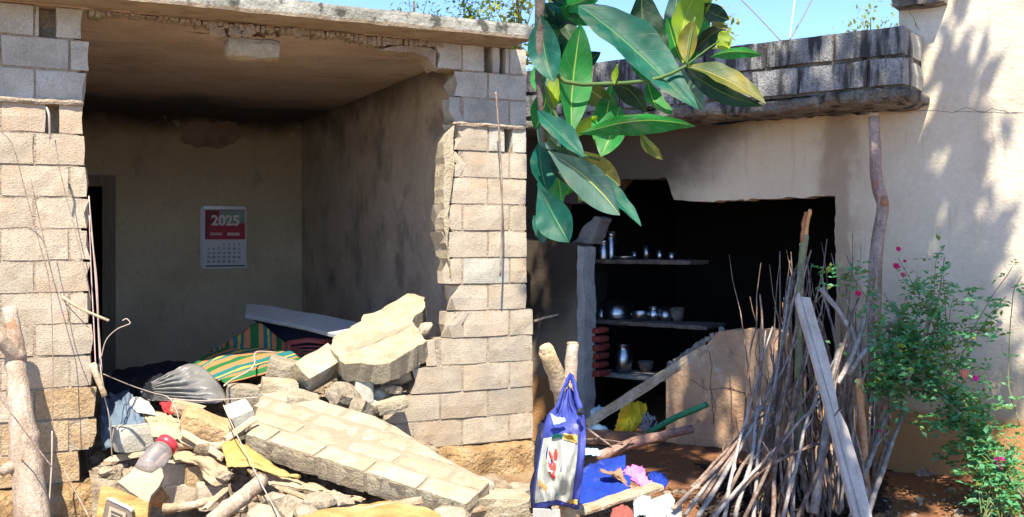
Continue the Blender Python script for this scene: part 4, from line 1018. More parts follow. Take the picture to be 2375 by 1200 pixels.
def lettering(name, txt, m, size, loc, parent, rot=(R(90), 0, 0), ext=.0006, align='CENTER', spacing=1.0, off=0.0):
    cu = bpy.data.curves.new(name, 'FONT'); cu.body = txt; cu.size = size; cu.extrude = ext; cu.align_x = align; cu.align_y = 'CENTER'; cu.space_character = spacing; cu.offset = off
    tmp = bpy.data.objects.new(name, cu); COL.objects.link(tmp)
    dg = bpy.context.evaluated_depsgraph_get(); me = bpy.data.meshes.new_from_object(tmp.evaluated_get(dg))
    bpy.data.objects.remove(tmp)
    o = bpy.data.objects.new(name, me); me.materials.clear(); me.materials.append(m); COL.objects.link(o)
    o.parent = parent; o.location = loc; o.rotation_euler = rot
    WM[o.name] = WM[parent.name] @ Matrix.Translation(V(loc))
    return o
lettering('year_lettering', '2025', plain('letter_white', (.78, .72, .72)), chh * .235, (.02 * cw, -.0085, chh * .795), cal, off=.006)
days = ['S  M  T  W  T  F  S']
gridn = [[None, None, None, 1, 2, 3, 4], [5, 6, 7, 8, 9, 10, 11], [12, 13, 14, 15, 16, 17, 18], [19, 20, 21, 22, 23, 24, 25], [26, 27, 28, 29, 30, 31, None]]
mbn = []
for r_, row in enumerate(gridn):
    for c_, n_ in enumerate(row):
        if n_ is None: continue
        mbn.append((str(n_), (-.36 + .115 * c_) * cw, (.40 - .072 * r_) * chh))
cuo = []
dgm = MB()
for t_, x_, z_ in mbn:
    cu = bpy.data.curves.new('digit', 'FONT'); cu.body = t_; cu.size = chh * .055; cu.align_x = 'CENTER'; cu.align_y = 'CENTER'; cu.extrude = .0004; cu.offset = .001
    tmp = bpy.data.objects.new('digit', cu); COL.objects.link(tmp)
    me = bpy.data.meshes.new_from_object(tmp.evaluated_get(bpy.context.evaluated_depsgraph_get())); bpy.data.objects.remove(tmp)
    dgm.add([V((x_ + v.co.x, -.0048 - v.co.z, z_ + v.co.y)) for v in me.vertices], [tuple(p.vertices) for p in me.polygons]); bpy.data.meshes.remove(me)
dgm.build('date_print', DKB, cal, local=True)
mb = MB(); tube(mb, [V((-.02, -.004, chh * 1.02)), V((0, .004, chh * 1.1)), V((.02, -.004, chh * 1.02))], .003, 5); mb.build('hanging_loop', STEELG, cal, local=True)
# ------------------------------------------------------------------ things at the plastered house
def walld(px, off=0.0):
    return onplane(px, HYP, FR.M @ V((0, off, 0)), FR.n).y
STICKM = mat('dry_stick_bark', [(.10, .065, .05), (.22, .155, .12), (.36, .285, .235)], scale=14, fine=.35, objrand=.3, bumps=[(60, .6)], layers=[dict(type='noise', scale=7, lo=.6, hi=.66, col=(.44, .36, .29), amt=.7)])
STICKG = mat('grey_stick_bark', [(.20, .175, .155), (.34, .305, .28), (.48, .44, .41)], scale=14, fine=.3, objrand=.25, bumps=[(60, .6)], layers=[dict(type='noise', scale=9, lo=.6, hi=.66, col=(.16, .10, .07), amt=.7)])
STICKO = mat('orange_stick_bark', [(.34, .17, .07), (.46, .27, .14)], scale=14, fine=.25, objrand=.15, bumps=[(60, .5)])
PLANK = mat('grey_plank', [(.36, .31, .26), (.48, .43, .375), (.56, .51, .455)], scale=4, stretch=(3, 3, .4), fine=.12, bumps=[(20, .3, 'noise', (4, 4, .3))])
STEEL = mat('steel', [(.30, .31, .34), (.50, .52, .55)], scale=9, rough=.32, metallic=1.0)
SHELFM = mat('worn_shelf', [(.07, .055, .045), (.20, .165, .14)], scale=12, fine=.4, bumps=[(50, .6)])
BLUE = mat('blue_cloth', [(.006, .028, .24), (.012, .05, .38)], scale=4, rough=.8, bumps=[(40, .2)], layers=[dict(type='noise', scale=11, lo=.56, hi=.7, col=(.10, .12, .28), amt=.5)])
VIOLET = mat('violet_woven_sack', [(.028, .040, .23), (.060, .085, .37)], scale=5, rough=.55, fine=.2, layers=[dict(type='noise', scale=7, lo=.58, hi=.68, col=(.30, .29, .50), amt=.5)], bumps=[(120, .3)])
PINK = mat('pink_cloth', [(.74, .12, .50), (.82, .26, .62)], scale=7, rough=.8)
YELLOW = mat('yellow_bag', [(.62, .42, .01), (.74, .55, .03)], scale=6, rough=.6)
LBLUE = mat('light_blue_plastic', [(.24, .40, .50), (.40, .54, .62)], scale=9, rough=.5)
GREENP = plain('green_pipe', (.012, .20, .10), .45)

POLEM = mat('pole_bark', [(.17, .12, .10), (.33, .25, .21), (.48, .40, .35)], scale=9, fine=.35, stretch=(1, 1, .35), bumps=[(24, .8, 'noise', (1, 1, .4)), (90, .5)], layers=[dict(type='noise', scale=8, lo=.57, hi=.66, col=(.34, .13, .09), amt=.7, stretch=(1, 1, .3))])
# support pole under the overhang
pole = thing('support_pole', 'crooked bark covered pole standing upright under the end of the overhang', 'pole', at(2040, 1010, 7.2))
def pxr(w_, d): return w_ / 2 / F * d
logt('trunk', POLEM, [(2027, 270, 7.33), (2029, 330, 7.3), (2034, 420, 7.28), (2047, 478, 7.26), (2036, 560, 7.25), (2028, 680, 7.24), (2030, 800, 7.22), (2034, 900, 7.2), (2040, 1010, 7.18)], [pxr(25, 7.3), pxr(36, 7.2)], None, None, 11, .22, 30, pole)
mb = MB(); rock(mb, at(2052, 470, 7.22), (.034, .03, .05), 6, 2, rough_=.7); mb.build('knot', mat('brown_knot', [(.22, .12, .07), (.34, .2, .13)], scale=30), pole)
mb = MB(); tube(mb, [at(2027, 273, 7.32), at(2027, 266, 7.325)], .038, 11); mb.build('cut_end', CREAMC, pole)

# ------------------------------------------------------------------ firewood
rnd = random.Random(42)
FW = 'dry sticks of the firewood stack'
def stick(pts, r0, r1, m, label, group=FW, kink=.012, n=9, knots=True, name='firewood_stick'):
    P = catmull([at(*p) for p in pts], n)
    sd = rnd.uniform(0, 999)
    P = [p + nzv(p, 3.0, sd) * kink * 1.6 + nzv(p, 9.0, sd) * kink * .6 for p in P]
    mb = MB(); tube(mb, P, [r0, r1], 6, .25, sd)
    for _ in range(rnd.choice([0, 0, 1, 1, 2]) if knots else 0):
        i = rnd.randint(2, n - 1); d = (P[i + 1] - P[i]).normalized()
        s_ = (d + V((rnd.uniform(-.8, .8), rnd.uniform(-.5, .2), rnd.uniform(-.1, .5)))).normalized()
        q_ = P[i] + s_ * rnd.uniform(.05, .22); tube(mb, [P[i], P[i].lerp(q_, .5) + nzv(q_, 6, sd) * .02, q_], [r0 * .55, r0 * .2], 4)
    return mb.build(name, m, smooth=True, label=label, cat='stick', group=group)
ORD = 'first second third fourth fifth sixth seventh eighth ninth tenth eleventh twelfth thirteenth fourteenth fifteenth'.split()
SL = 'thin dry stick stacked upright among the firewood behind the grey plank'
def dwall(px, off): return walld(px) - off
# dense upright stack
UP = []
for i in range(76):
    t = rnd.random() ** .9
    bx = 1735 + 300 * t + rnd.uniform(-10, 10); by = rnd.uniform(1185, 1255)
    tx = 1790 + 205 * t + rnd.gauss(0, 62); ty = rnd.choice([rnd.uniform(545, 640), rnd.uniform(560, 700), rnd.uniform(580, 740), rnd.uniform(640, 820), rnd.uniform(700, 900), rnd.uniform(760, 1000)])
    lay = rnd.random()
    db = 6.05 + .75 * lay; dt = dwall(tx, .10 + .45 * (1 - lay))
    mx = (bx + tx) / 2 + rnd.gauss(0, 16); my = (by + ty) / 2
    r = rnd.choice([.006, .008, .010, .013, .016])
    m = STICKM if rnd.random() < .72 else STICKG if rnd.random() < .7 else STICKO
    o_ = stick([(bx, by, db), (mx, my, (db + dt) / 2), (tx, ty, dt)], r * 1.2, r * (.3 if ty < 720 else .6), m, SL, kink=rnd.choice([.012, .02, .03]))
    UP.append((('tall ' if ty < 700 else 'middling ' if ty < 820 else 'short ') + ('thick ' if r > .011 else 'thin ') + ('brown' if m is STICKM else 'grey' if m is STICKG else 'orange brown'), tx, o_))
TENS = ORD + 'sixteenth seventeenth eighteenth nineteenth twentieth'.split()
for c_ in sorted({u[0] for u in UP}):
    us = sorted([u for u in UP if u[0] == c_], key=lambda u: u[1])
    for k_, u in enumerate(us):
        u[2]['label'] = ('%s upright firewood stick, %s from the opening among those like it' % (c_, TENS[k_])) if len(us) > 1 else 'the only %s stick standing upright in the firewood' % c_
mb = MB()  # near-black flakes that put the stack's deep shade on the ground
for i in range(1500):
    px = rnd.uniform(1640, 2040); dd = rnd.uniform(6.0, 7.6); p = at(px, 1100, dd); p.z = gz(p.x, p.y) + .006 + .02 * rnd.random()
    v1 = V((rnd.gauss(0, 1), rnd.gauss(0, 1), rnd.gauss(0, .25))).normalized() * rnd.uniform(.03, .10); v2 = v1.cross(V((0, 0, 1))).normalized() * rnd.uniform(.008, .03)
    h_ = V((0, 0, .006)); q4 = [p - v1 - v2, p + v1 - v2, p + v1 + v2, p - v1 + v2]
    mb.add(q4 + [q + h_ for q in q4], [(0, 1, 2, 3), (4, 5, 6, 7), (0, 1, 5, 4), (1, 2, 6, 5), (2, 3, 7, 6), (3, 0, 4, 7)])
mb.build('shade_flakes', mat('shade_flake_black', [(.012, .009, .007), (.035, .024, .018), (.07, .05, .038)], scale=9, fine=.4), loc=V((0, 0, 0)), label='near-black flakes put in for the deep shade under the firewood stack', cat='litter', kind='stuff')
# left-hand fan, bowing out over the threshold
fan = [((1588, 1192, 6.0), (1700, 1040, 6.5), (1790, 900, 6.8), (1850, 790, 7.0)), ((1615, 1205, 5.95), (1730, 1020, 6.5), (1800, 860, 6.9), (1862, 610, 7.25)), ((1625, 1165, 6.1), (1740, 985, 6.6), (1768, 815, 6.9), (1764, 682, 7.2)),
       ((1650, 1205, 6.0), (1720, 1090, 6.3), (1790, 980, 6.6), (1850, 880, 6.9)), ((1680, 1215, 5.95), (1700, 1080, 6.3), (1745, 930, 6.7), (1790, 760, 7.1)), ((1600, 1130, 6.3), (1690, 1040, 6.6), (1760, 960, 6.8), (1800, 930, 6.9)),
       ((1700, 1215, 6.0), (1745, 1050, 6.4), (1760, 900, 6.8), (1778, 770, 7.1)), ((1745, 1215, 5.95), (1760, 1040, 6.4), (1800, 880, 6.8), (1835, 640, 7.25)), ((1640, 1215, 5.9), (1780, 1060, 6.3), (1870, 960, 6.5), (1905, 930, 6.6)),
       ((1790, 1215, 5.95), (1800, 1050, 6.4), (1830, 850, 6.8), (1880, 580, 7.3)), ((1560, 1180, 6.0), (1660, 1085, 6.3), (1740, 990, 6.6), (1800, 940, 6.8)), ((1720, 1210, 5.9), (1820, 1010, 6.3), (1880, 900, 6.5), (1920, 860, 6.6)),
       ((1690, 1160, 6.15), (1770, 1090, 6.2), (1850, 1050, 6.2), (1900, 1030, 6.25)), ((1810, 1215, 5.9), (1850, 1070, 6.1), (1890, 930, 6.4), (1985, 750, 6.9)), ((1845, 1215, 5.9), (1925, 1020, 6.2), (1940, 860, 6.5), (1990, 690, 6.9))]
for i, f in enumerate(sorted(fan)):
    stick(f, .013 if i % 3 else .016, .006, STICKG if i % 2 else STICKM, 'bowed firewood stick, %s along the ground counted from the white tile' % ORD[i], 'bowed sticks fanning out in front of the opening', kink=.009, n=14)
# strays reaching past the pole
for f, lb in ((((2010, 1200, 6.0), (2050, 1080, 6.4), (2080, 1000, 6.7), (2100, 955, 6.85)), 'pale stripped stick leaning right of the plank foot'), (((1990, 1130, 6.2), (2020, 1060, 6.4), (2045, 990, 6.7), (2072, 940, 6.9)), 'second pale stick leaning behind the plank foot'),
              (((2060, 790, 6.95), (2090, 745, 6.9), (2075, 715, 6.9), (2052, 682, 6.92)), 'short dark tipped stick above the rose leaves'), (((1965, 870, 6.7), (2020, 800, 6.75), (2075, 745, 6.85), (2085, 735, 6.9)), 'stick crossing the support pole at mid height'),
              (((1905, 670, 7.0), (1950, 730, 6.9), (1985, 790, 6.8), (1998, 900, 6.7)), 'forked twig bending over the stack toward the pole'), (((1942, 890, 6.6), (1990, 790, 6.8), (2020, 690, 7.0), (2026, 690, 7.0)), 'stick slanting up to the middle of the support pole')):
    stick(f, .019, .012, STICKG, lb, None, .006, 12)
for f, lb in ((((1994, 880, 6.55), (1998, 960, 6.5), (2003, 1010, 6.45), (2010, 1140, 6.35)), 'orange brown split stake standing beside the support pole'), (((1888, 1190, 6.0), (1915, 1000, 6.3), (1945, 820, 6.7), (1962, 800, 6.75)), 'straight grey stake crossing behind the plank')):
    stick(f, .026, .022, STICKO if 'orange' in lb else STICKG, lb, None, .004, 10, False, 'wooden_stake')
gs = thing('green_branch', 'thick green branch with torn orange tip rising above the firewood', 'branch', at(1850, 1100, 6.7))
logt('stem', mat('green_bark', [(.14, .15, .08), (.22, .24, .13), (.30, .28, .18)], scale=10, fine=.2), [(1850, 1100, 6.8), (1852, 900, 7.0), (1853, 700, 7.25), (1861, 600, 7.3), (1868, 545, 7.3)], [.028, .026], None, None, 9, .2, 18, gs)
logt('torn_tip', CUTW, [(1867, 552, 7.3), (1872, 515, 7.3), (1880, 486, 7.28)], [.024, .013], None, None, 7, .6, 6, gs)
logt('torn_tip', mat('red_bark', [(.28, .10, .05), (.42, .2, .1)], scale=20), [(1862, 560, 7.29), (1864, 520, 7.29), (1869, 492, 7.28)], [.018, .010], None, None, 6, .6, 6, gs)
# the plank leaning on the stack
plk = thing('leaning_plank', 'long pale grey split plank leaning across the firewood stack', 'plank', at(2015, 1210, 5.9))
PR = ((1863, 680, 6.62), (2015, 1200, 5.85), (1945, 700, 6.68))
mb = MB(); px_slab(mb, [(1859, 688), (1880, 690), (1900, 760), (1927, 850), (1946, 948), (1936, 962), (1925, 920), (1890, 800)], PR, .03, step=.12, amp=.003, seed=2); mb.build('board', PLANK, plk, bevel=.003)
mb = MB(); px_slab(mb, [(1947, 952), (1966, 990), (2000, 1100), (2032, 1230), (2006, 1230), (1985, 1150), (1955, 1040), (1937, 966)], PR, .034, step=.12, amp=.003, seed=3); mb.build('board', PLANK, plk, bevel=.003)
mb = MB(); px_slab(mb, [(1848, 692), (1854, 676), (1858, 690), (1889, 802), (1923, 922), (1935, 964), (1953, 1041), (1983, 1152), (2004, 1230), (1992, 1230), (1970, 1150), (1935, 1010), (1900, 880), (1866, 760)], ((1863, 680, 6.63), (2015, 1200, 5.86), (1945, 700, 6.69)), .03, step=.15, amp=.003, seed=4); mb.build('edge_strip', PLANK, plk, bevel=.003)

# ------------------------------------------------------------------ kitchen shelf and vessels
def lathe(mb, prof, c, seg=24, M=None):
    vs = []; fs = []
    for r, z in prof:
        for k in range(seg):
            a = 2 * math.pi * k / seg; p = V((r * math.cos(a), r * math.sin(a), z)); vs.append((M @ p if M else p) + V(c))
    n = len(prof)
    for i in range(n - 1):
        for k in range(seg): fs.append((i * seg + k, i * seg + (k + 1) % seg, (i + 1) * seg + (k + 1) % seg, (i + 1) * seg + k))
    fs.append(tuple(range(seg))[::-1]); fs.append(tuple(range((n - 1) * seg, n * seg)))
    return mb.add(vs, fs)
YS = .42
sh = thing('kitchen_shelf', 'dark masonry kitchen shelf of three boards inside the torn opening', 'shelf', FR.M @ V((FR.x(1450, YS), YS, FR.z(1450, 1010, YS))), FR.rz)
levels = []
for (ya, xa__, xb__, m) in ((602, 1352, 1600, SHELFM), (745, 1352, 1640, SHELFM), (868, 1352, 1545, CREAM_EDGE)):
    q = FR.px(1440, ya, YS); a = FR.x(xa__, YS); b = FR.x(xb__, YS); levels.append(q.z)
    mb = MB(); rough_box(mb, (b - a, .40, .045), (14, 3, 2), .006, .005, ya, M=FR.M @ Matrix.Translation(V(((a + b) / 2, YS + .2, q.z - .022))))
    mb.build('shelf_board', m, sh)
mb = MB(); a = FR.x(1352, YS)
rough_box(mb, (.12, .40, levels[0] + .35), (2, 3, 8), .012, .01, 3, M=FR.M @ Matrix.Translation(V((a - .02, YS + .2, (levels[0] + .1) / 2 - .03))))
mb.build('shelf_side', SOOT, sh)
def vessel(kind, px, py, hpx, wpx, label, y=YS + .10, tilt=None, m=STEEL):
    c = FR.M @ FR.px(px, py, y); d = c.y; h = hpx / F * d; r = wpx / 2 / F * d
    prof = {'tumbler': [(r * .8, 0), (r, h), (r * .93, h), (r * .74, .01)],
            'jar': [(r * .96, 0), (r, .02), (r, h * .70), (r * .86, h * .76), (r * .86, h * .82), (r * .92, h * .84), (r * .92, h), (r * .5, h + .004)],
            'pot': [(r * .5, 0), (r * .8, h * .12), (r, h * .35), (r * .96, h * .55), (r * .7, h * .78), (r * .6, h * .84), (r * .78, h * .97), (r * .8, h), (r * .55, h * .96)],
            'bowl': [(r * .45, 0), (r * .8, h * .35), (r, h), (r * .95, h), (r * .7, h * .4), (r * .4, h * .12)],
            'plate': [(r * .7, 0), (r, h), (r * .98, h + .004), (r * .68, .006)]}[kind]
    M = Matrix.Rotation(R(tilt[0]), 3, 'X') @ Matrix.Rotation(R(tilt[1]), 3, 'Y') if tilt else None
    mb = MB(); lathe(mb, prof, c, 24, M)
    return mb.build({'tumbler': 'steel_tumbler', 'jar': 'steel_canister', 'pot': 'steel_water_pot', 'bowl': 'steel_bowl', 'plate': 'steel_plate'}[kind], m, smooth=True, label=label, cat={'tumbler': 'tumbler', 'jar': 'canister', 'pot': 'pot', 'bowl': 'bowl', 'plate': 'plate'}[kind])
vessel('jar', 1398, 604, 48, 30, 'tall steel canister at the jamb end of the top shelf', YS + .06)
vessel('jar', 1416, 604, 66, 28, 'slim steel canister with pale lid on the top shelf', YS + .26)
vessel('plate', 1450, 605, 10, 56, 'low steel plate lying on the top shelf', YS + .12)
vessel('tumbler', 1499, 608, 38, 16, 'tallest steel tumbler on the top shelf')
vessel('tumbler', 1530, 608, 28, 15, 'short steel tumbler in the middle of three on the top shelf')
vessel('tumbler', 1558, 609, 24, 16, 'smallest steel tumbler at the dark end of the top shelf')
vessel('bowl', 1393, 744, 44, 54, 'steel bowl half hidden by the jamb on the middle shelf', YS + .2, (-60, 10))
vessel('bowl', 1420, 744, 44, 74, 'large steel bowl tipped on its side on the middle shelf', YS + .14, (-62, 24))
vessel('bowl', 1450, 740, 38, 70, 'steel bowl leaning behind the large one on the middle shelf', YS + .28, (-72, -12))
vessel('plate', 1486, 745, 18, 44, 'small pale dish on the middle shelf beside the bowls', YS + .1, (-20, 0))
vessel('bowl', 1545, 745, 30, 36, 'dim steel cup alone at the far end of the middle shelf', YS + .2, (-40, 0))
vessel('bowl', 1572, 746, 30, 34, 'dull box shaped tin beside the dim cup', YS + .24, (-20, 0), SHELFM)
vessel('pot', 1446, 864, 66, 44, 'narrow necked steel water pot on the lowest shelf')
vessel('tumbler', 1472, 608, 26, 15, 'steel tumbler standing between the low plate and the tallest tumbler', YS + .2)
vessel('plate', 1432, 745, 12, 60, 'broad steel plate under the tipped bowls on the middle shelf', YS + .16)
vessel('pot', 1516, 745, 34, 30, 'small round steel pot beyond the pale dish on the middle shelf', YS + .22)
vessel('plate', 1410, 866, 10, 46, 'pale plate lying at the jamb end of the lowest shelf', YS + .12)
vessel('bowl', 1498, 864, 26, 38, 'dark bowl behind the water pot on the lowest shelf', YS + .26, None, SHELFM)
# diagonal beam and things on the threshold
def bar(name, m, a, b, w_, t_, label, cat, seed=1):
    A, B = at(*a), at(*b); d = (B - A); L = d.length; ex = d.normalized(); ey = ex.cross(V((0, -1, 0))).normalized(); ez = ex.cross(ey)
    M = Matrix((ex, ey, ez)).transposed().to_4x4(); M.translation = (A + B) / 2
    mb = MB(); rough_box(mb, (L, w_, t_), (12, 2, 2), .005, .005, seed, M=M)
    return mb.build(name, m, label=label, cat=cat)
bar('wooden_beam', WOOD, (1360, 985, 7.75), (1640, 806, 8.05), .075, .06, 'pale wooden beam slanting across the kitchen opening', 'beam')
logt('green_pipe', GREENP, [(1502, 1006, 7.9), (1560, 972, 7.75), (1612, 950, 7.6), (1640, 938, 7.55)], [.024, .022], 'bright green pipe leaning on the broken half wall', 'pipe', 12, 0.0)
logt('brown_log', mat('brown_bark', [(.17, .085, .06), (.30, .17, .13), (.46, .30, .24)], scale=10, fine=.3, bumps=[(30, .6)]), [(1385, 1062, 7.3), (1450, 1034, 7.35), (1530, 1012, 7.4), (1606, 995, 7.45)], [.04, .034], 'reddish brown log lying on the threshold under the green pipe', 'log')
bar('threshold_beam', mat('brown_beam', [(.12, .065, .04), (.2, .12, .08)], scale=8, bumps=[(30, .5)]), (1345, 1012, 7.6), (1500, 1020, 7.7), .10, .12, 'dark brown beam forming the edge of the threshold', 'beam', 6)
for f, lb in ((((1360, 992, 7.4), (1385, 1012, 7.35), (1418, 1036, 7.3)), 'short bent twig in front of the threshold beam'), (((1350, 1020, 7.4), (1400, 1022, 7.35), (1445, 1028, 7.3)), 'thin pale twig lying along the threshold beam'), (((1420, 1048, 7.25), (1450, 1032, 7.3), (1470, 1016, 7.3)), 'small forked twig on the brown log')):
    stick(f, .010, .006, STICKM, lb, None, .004, 8)
mb = MB()
prof = [[(1440, 938, 8.1), (1455, 928, 8.12), (1475, 926, 8.12), (1500, 932, 8.1)], [(1432, 960, 7.95), (1455, 955, 7.9), (1480, 958, 7.9), (1500, 962, 7.95)], [(1424, 985, 7.9), (1450, 982, 7.82), (1475, 985, 7.84), (1488, 985, 7.9)], [(1422, 1000, 7.9), (1448, 1003, 7.82), (1470, 1003, 7.84), (1480, 998, 7.9)]]
cl('yellow_bag', YELLOW, prof, 'bright yellow cloth bag slumped under the wooden beam', 'bag', 24, 20, .035, 5, 21, aniso=(2, .8))
mb = MB()
for i in range(140):
    a_ = rnd.uniform(0, 6.28); r_ = rnd.random() ** .5; c = at(1498 + 24 * r_ * math.cos(a_), 985 - 26 * r_ * math.sin(a_) * (1 if math.sin(a_) > 0 else .6), 7.95 - .06 * (1 - r_))
    v1 = V((rnd.gauss(0, 1), rnd.gauss(0, 1), rnd.gauss(0, 1))).normalized() * .02
    tube(mb, [c - v1, c + v1], .0025, 4)
mb.build('crumpled_netting', plain('silvery_net', (.36, .38, .42), .4), label='crumpled silvery netting beside the yellow bag', cat='netting')
cl('blue_wrapper', LBLUE, [[(1368, 950, 8.0), (1385, 938, 8.05), (1402, 944, 8.0)], [(1368, 965, 7.9), (1385, 955, 7.9), (1400, 958, 7.92)]], 'light blue plastic wrapper behind the wooden beam', 'wrapper', 12, 8, .03, 7, 23)
cl('blue_wrapper', LBLUE, [[(1365, 990, 7.7), (1388, 982, 7.75), (1412, 992, 7.75)], [(1362, 1002, 7.62), (1390, 998, 7.62), (1416, 1004, 7.66)]], 'light blue wrapper flattened below the wooden beam', 'wrapper', 12, 8, .02, 7, 24)
cl('pale_scrap', LBLUE, [[(1352, 1040, 7.2), (1375, 1038, 7.2), (1398, 1046, 7.2)], [(1355, 1052, 7.1), (1378, 1054, 7.1), (1394, 1054, 7.1)]], 'pale blue white scrap below the threshold twig', 'scrap', 12, 8, .015, 7, 25)
# blue cloth, board edge, pink cloth
cl('blue_cloth', BLUE, [[(1345, 1085, 6.95), (1390, 1065, 7.05), (1450, 1050, 7.1)], [(1345, 1120, 6.6), (1400, 1098, 6.7), (1452, 1090, 6.75)], [(1342, 1160, 6.3), (1400, 1136, 6.45), (1462, 1108, 6.55)], [(1340, 1180, 6.22), (1400, 1158, 6.36), (1462, 1132, 6.46)]], 'royal blue cloth spread over a board on the ground', 'cloth', 44, 34, .022, 2.6, 31)
bar('board', WOOD, (1340, 1188, 6.18), (1528, 1126, 6.5), .045, .12, 'pale board edge running under the blue and pink cloths', 'board', 8)
cl('pink_cloth', PINK, [[(1440, 1088, 6.75), (1460, 1074, 6.8), (1486, 1074, 6.8), (1496, 1084, 6.75)], [(1446, 1102, 6.65), (1470, 1095, 6.6), (1492, 1098, 6.6), (1506, 1104, 6.62)], [(1470, 1122, 6.52), (1482, 1120, 6.48), (1500, 1118, 6.5), (1516, 1118, 6.54)], [(1478, 1132, 6.5), (1490, 1132, 6.46), (1504, 1128, 6.48), (1514, 1124, 6.52)]], 'crumpled bright pink cloth lying on the blue cloth', 'cloth', 30, 26, .035, 6, 33)
cl('brown_rag', mat('brown_rag', [(.24, .13, .08), (.34, .2, .13)], scale=8), [[(1394, 1082, 6.62), (1415, 1092, 6.62), (1440, 1080, 6.66)], [(1398, 1090, 6.55), (1430, 1100, 6.55), (1452, 1108, 6.56)], [(1430, 1106, 6.52), (1450, 1120, 6.48), (1476, 1134, 6.45)]], 'twisted brown rag between the blue and pink cloths', 'rag', 18, 12, .02, 4, 35)
cl('blue_bundle', BLUE, [[(1500, 1094, 6.8), (1522, 1086, 6.82), (1545, 1096, 6.8)], [(1504, 1110, 6.65), (1525, 1104, 6.6), (1552, 1112, 6.65)], [(1512, 1124, 6.56), (1530, 1124, 6.52), (1548, 1126, 6.56)]], 'blue cloth bundle right of the pink cloth', 'cloth', 18, 14, .03, 5, 36)
cl('blue_wrapper', LBLUE, [[(1468, 1158, 6.3), (1490, 1145, 6.35), (1510, 1150, 6.32)], [(1470, 1200, 6.05), (1485, 1190, 6.1), (1500, 1195, 6.08)]], 'torn light blue wrapper hanging under the board', 'wrapper', 14, 12, .02, 6, 37)
cl('red_mesh_sack', mat('red_mesh', [(.20, .05, .04), (.34, .11, .09)], scale=60), [[(1420, 1178, 6.25), (1445, 1168, 6.3), (1468, 1180, 6.25)], [(1410, 1215, 6.0), (1445, 1210, 6.0), (1475, 1215, 6.0)]], 'dark red mesh sack peeping out below the board', 'sack', 14, 10, .015, 6, 38)
TILE = mat('white_tile_back', [(.33, .32, .29), (.44, .43, .40)], scale=4, fine=.06)
for pxs, ref, lb in (([(1492, 1172), (1510, 1158), (1554, 1142), (1566, 1160), (1560, 1180), (1540, 1215), (1505, 1205), (1494, 1190)], ((1492, 1172, 6.2), (1554, 1142, 6.4), (1540, 1210, 6.0)), 'large broken white tile at the foot of the bowed sticks'), ([(1545, 1186), (1580, 1165), (1584, 1215), (1550, 1225)], ((1545, 1186, 6.05), (1580, 1165, 6.15), (1584, 1215, 5.95)), 'smaller broken white tile overlapped by the bowed sticks'),
                     ([(1788, 940), (1800, 940), (1806, 1000), (1792, 1008)], ((1788, 940, 6.9), (1806, 1000, 6.85), (1792, 1008, 6.9)), 'pale blue sheet glimpsed between the upright sticks'),
                     ([(1236, 1181), (1299, 1183), (1302, 1230), (1236, 1230)], ((1236, 1181, 5.5), (1299, 1183, 5.5), (1302, 1230, 5.5)), 'white panel standing on the ground below the sack')):
    mb = MB(); px_slab(mb, pxs, ref, .018, step=.06, amp=.003, seed=len(lb)); mb.build('broken_tile' if 'tile' in lb else 'plastic_sheet' if 'blue' in lb else 'plaster_board', TILE, bevel=.002, label=lb, cat='tile' if 'tile' in lb else 'sheet' if 'blue' in lb else 'board')
mb = MB()
for i in range(420):
    px = rnd.uniform(1350, 2360); d = rnd.uniform(6.1, 7.0); p = at(px, 1100, d); p.z = gz(p.x, p.y) + .004
    r = .008 + .035 * rnd.random() ** 3; rock(mb, p, (r, r, r * .7), i, 1)
mb.build('ground_litter', RUBBLE, loc=V((0, 0, 0)), label='small stones and crumbs on the earth below the plastered wall', cat='litter', kind='stuff')

mb = MB()
for i in range(520):
    px = rnd.uniform(1360, 2380); dd = rnd.uniform(6.0, 7.1); p = at(px, 1100, dd); p.z = gz(p.x, p.y) + .006
    v1 = V((rnd.gauss(0, 1), rnd.gauss(0, 1), rnd.gauss(0, .3))).normalized(); leaflet0 = p + v1 * .05
    s_ = v1.cross(V((0, 0, 1))).normalized() * .014; k_ = rnd.uniform(.5, 1.3)
    mb.add([p, p + v1 * .025 * k_ + s_ * k_ + V((0, 0, .008)), p + v1 * .05 * k_, p + v1 * .025 * k_ - s_ * k_ + V((0, 0, .012))], [(0, 1, 2), (0, 2, 3)])
mb.build('fallen_leaves', mat('dry_leaf', [(.10, .055, .025), (.22, .13, .06), (.34, .24, .12)], scale=9), loc=V((0, 0, 0)), label='dry brown leaves strewn on the red earth before the plastered wall', cat='leaves', kind='stuff')
# ------------------------------------------------------------------ forked post with the hanging sack
fp = thing('forked_post', 'short forked log post standing by the kitchen jamb with cut ends', 'post', at(1315, 1240, 5.75))
LOGM = mat('yellow_bark', [(.30, .21, .11), (.46, .36, .21), (.52, .40, .27)], scale=8, fine=.3, bumps=[(26, .6)])
logt('trunk', LOGM, [(1318, 1245, 5.75), (1316, 1100, 5.8), (1312, 980, 5.85), (1306, 905, 5.88)], [.05, .055], None, None, 10, .25, 12, fp)
logt('fork_arm', LOGM, [(1308, 925, 5.86), (1294, 882, 5.82), (1268, 812, 5.75)], [.055, .045], None, None, 10, .25, 8, fp)
logt('fork_arm', BARK, [(1314, 930, 5.88), (1322, 880, 5.92), (1328, 798, 5.95)], [.045, .037], None, None, 10, .25, 8, fp)
for (p, q, r) in (((1268, 812, 5.75), (1264, 803, 5.742), .043), ((1328, 798, 5.95), (1328, 794, 5.952), .036)):
    mb = MB(); tube(mb, [at(*p), at(*q)], [r, r * .8], 10); mb.build('cut_end', CREAMC, fp)
bagt = thing('woven_sack', 'limp violet woven plastic sack with pale printed panel hooked over the forked post', 'sack', at(1300, 1180, 5.55))
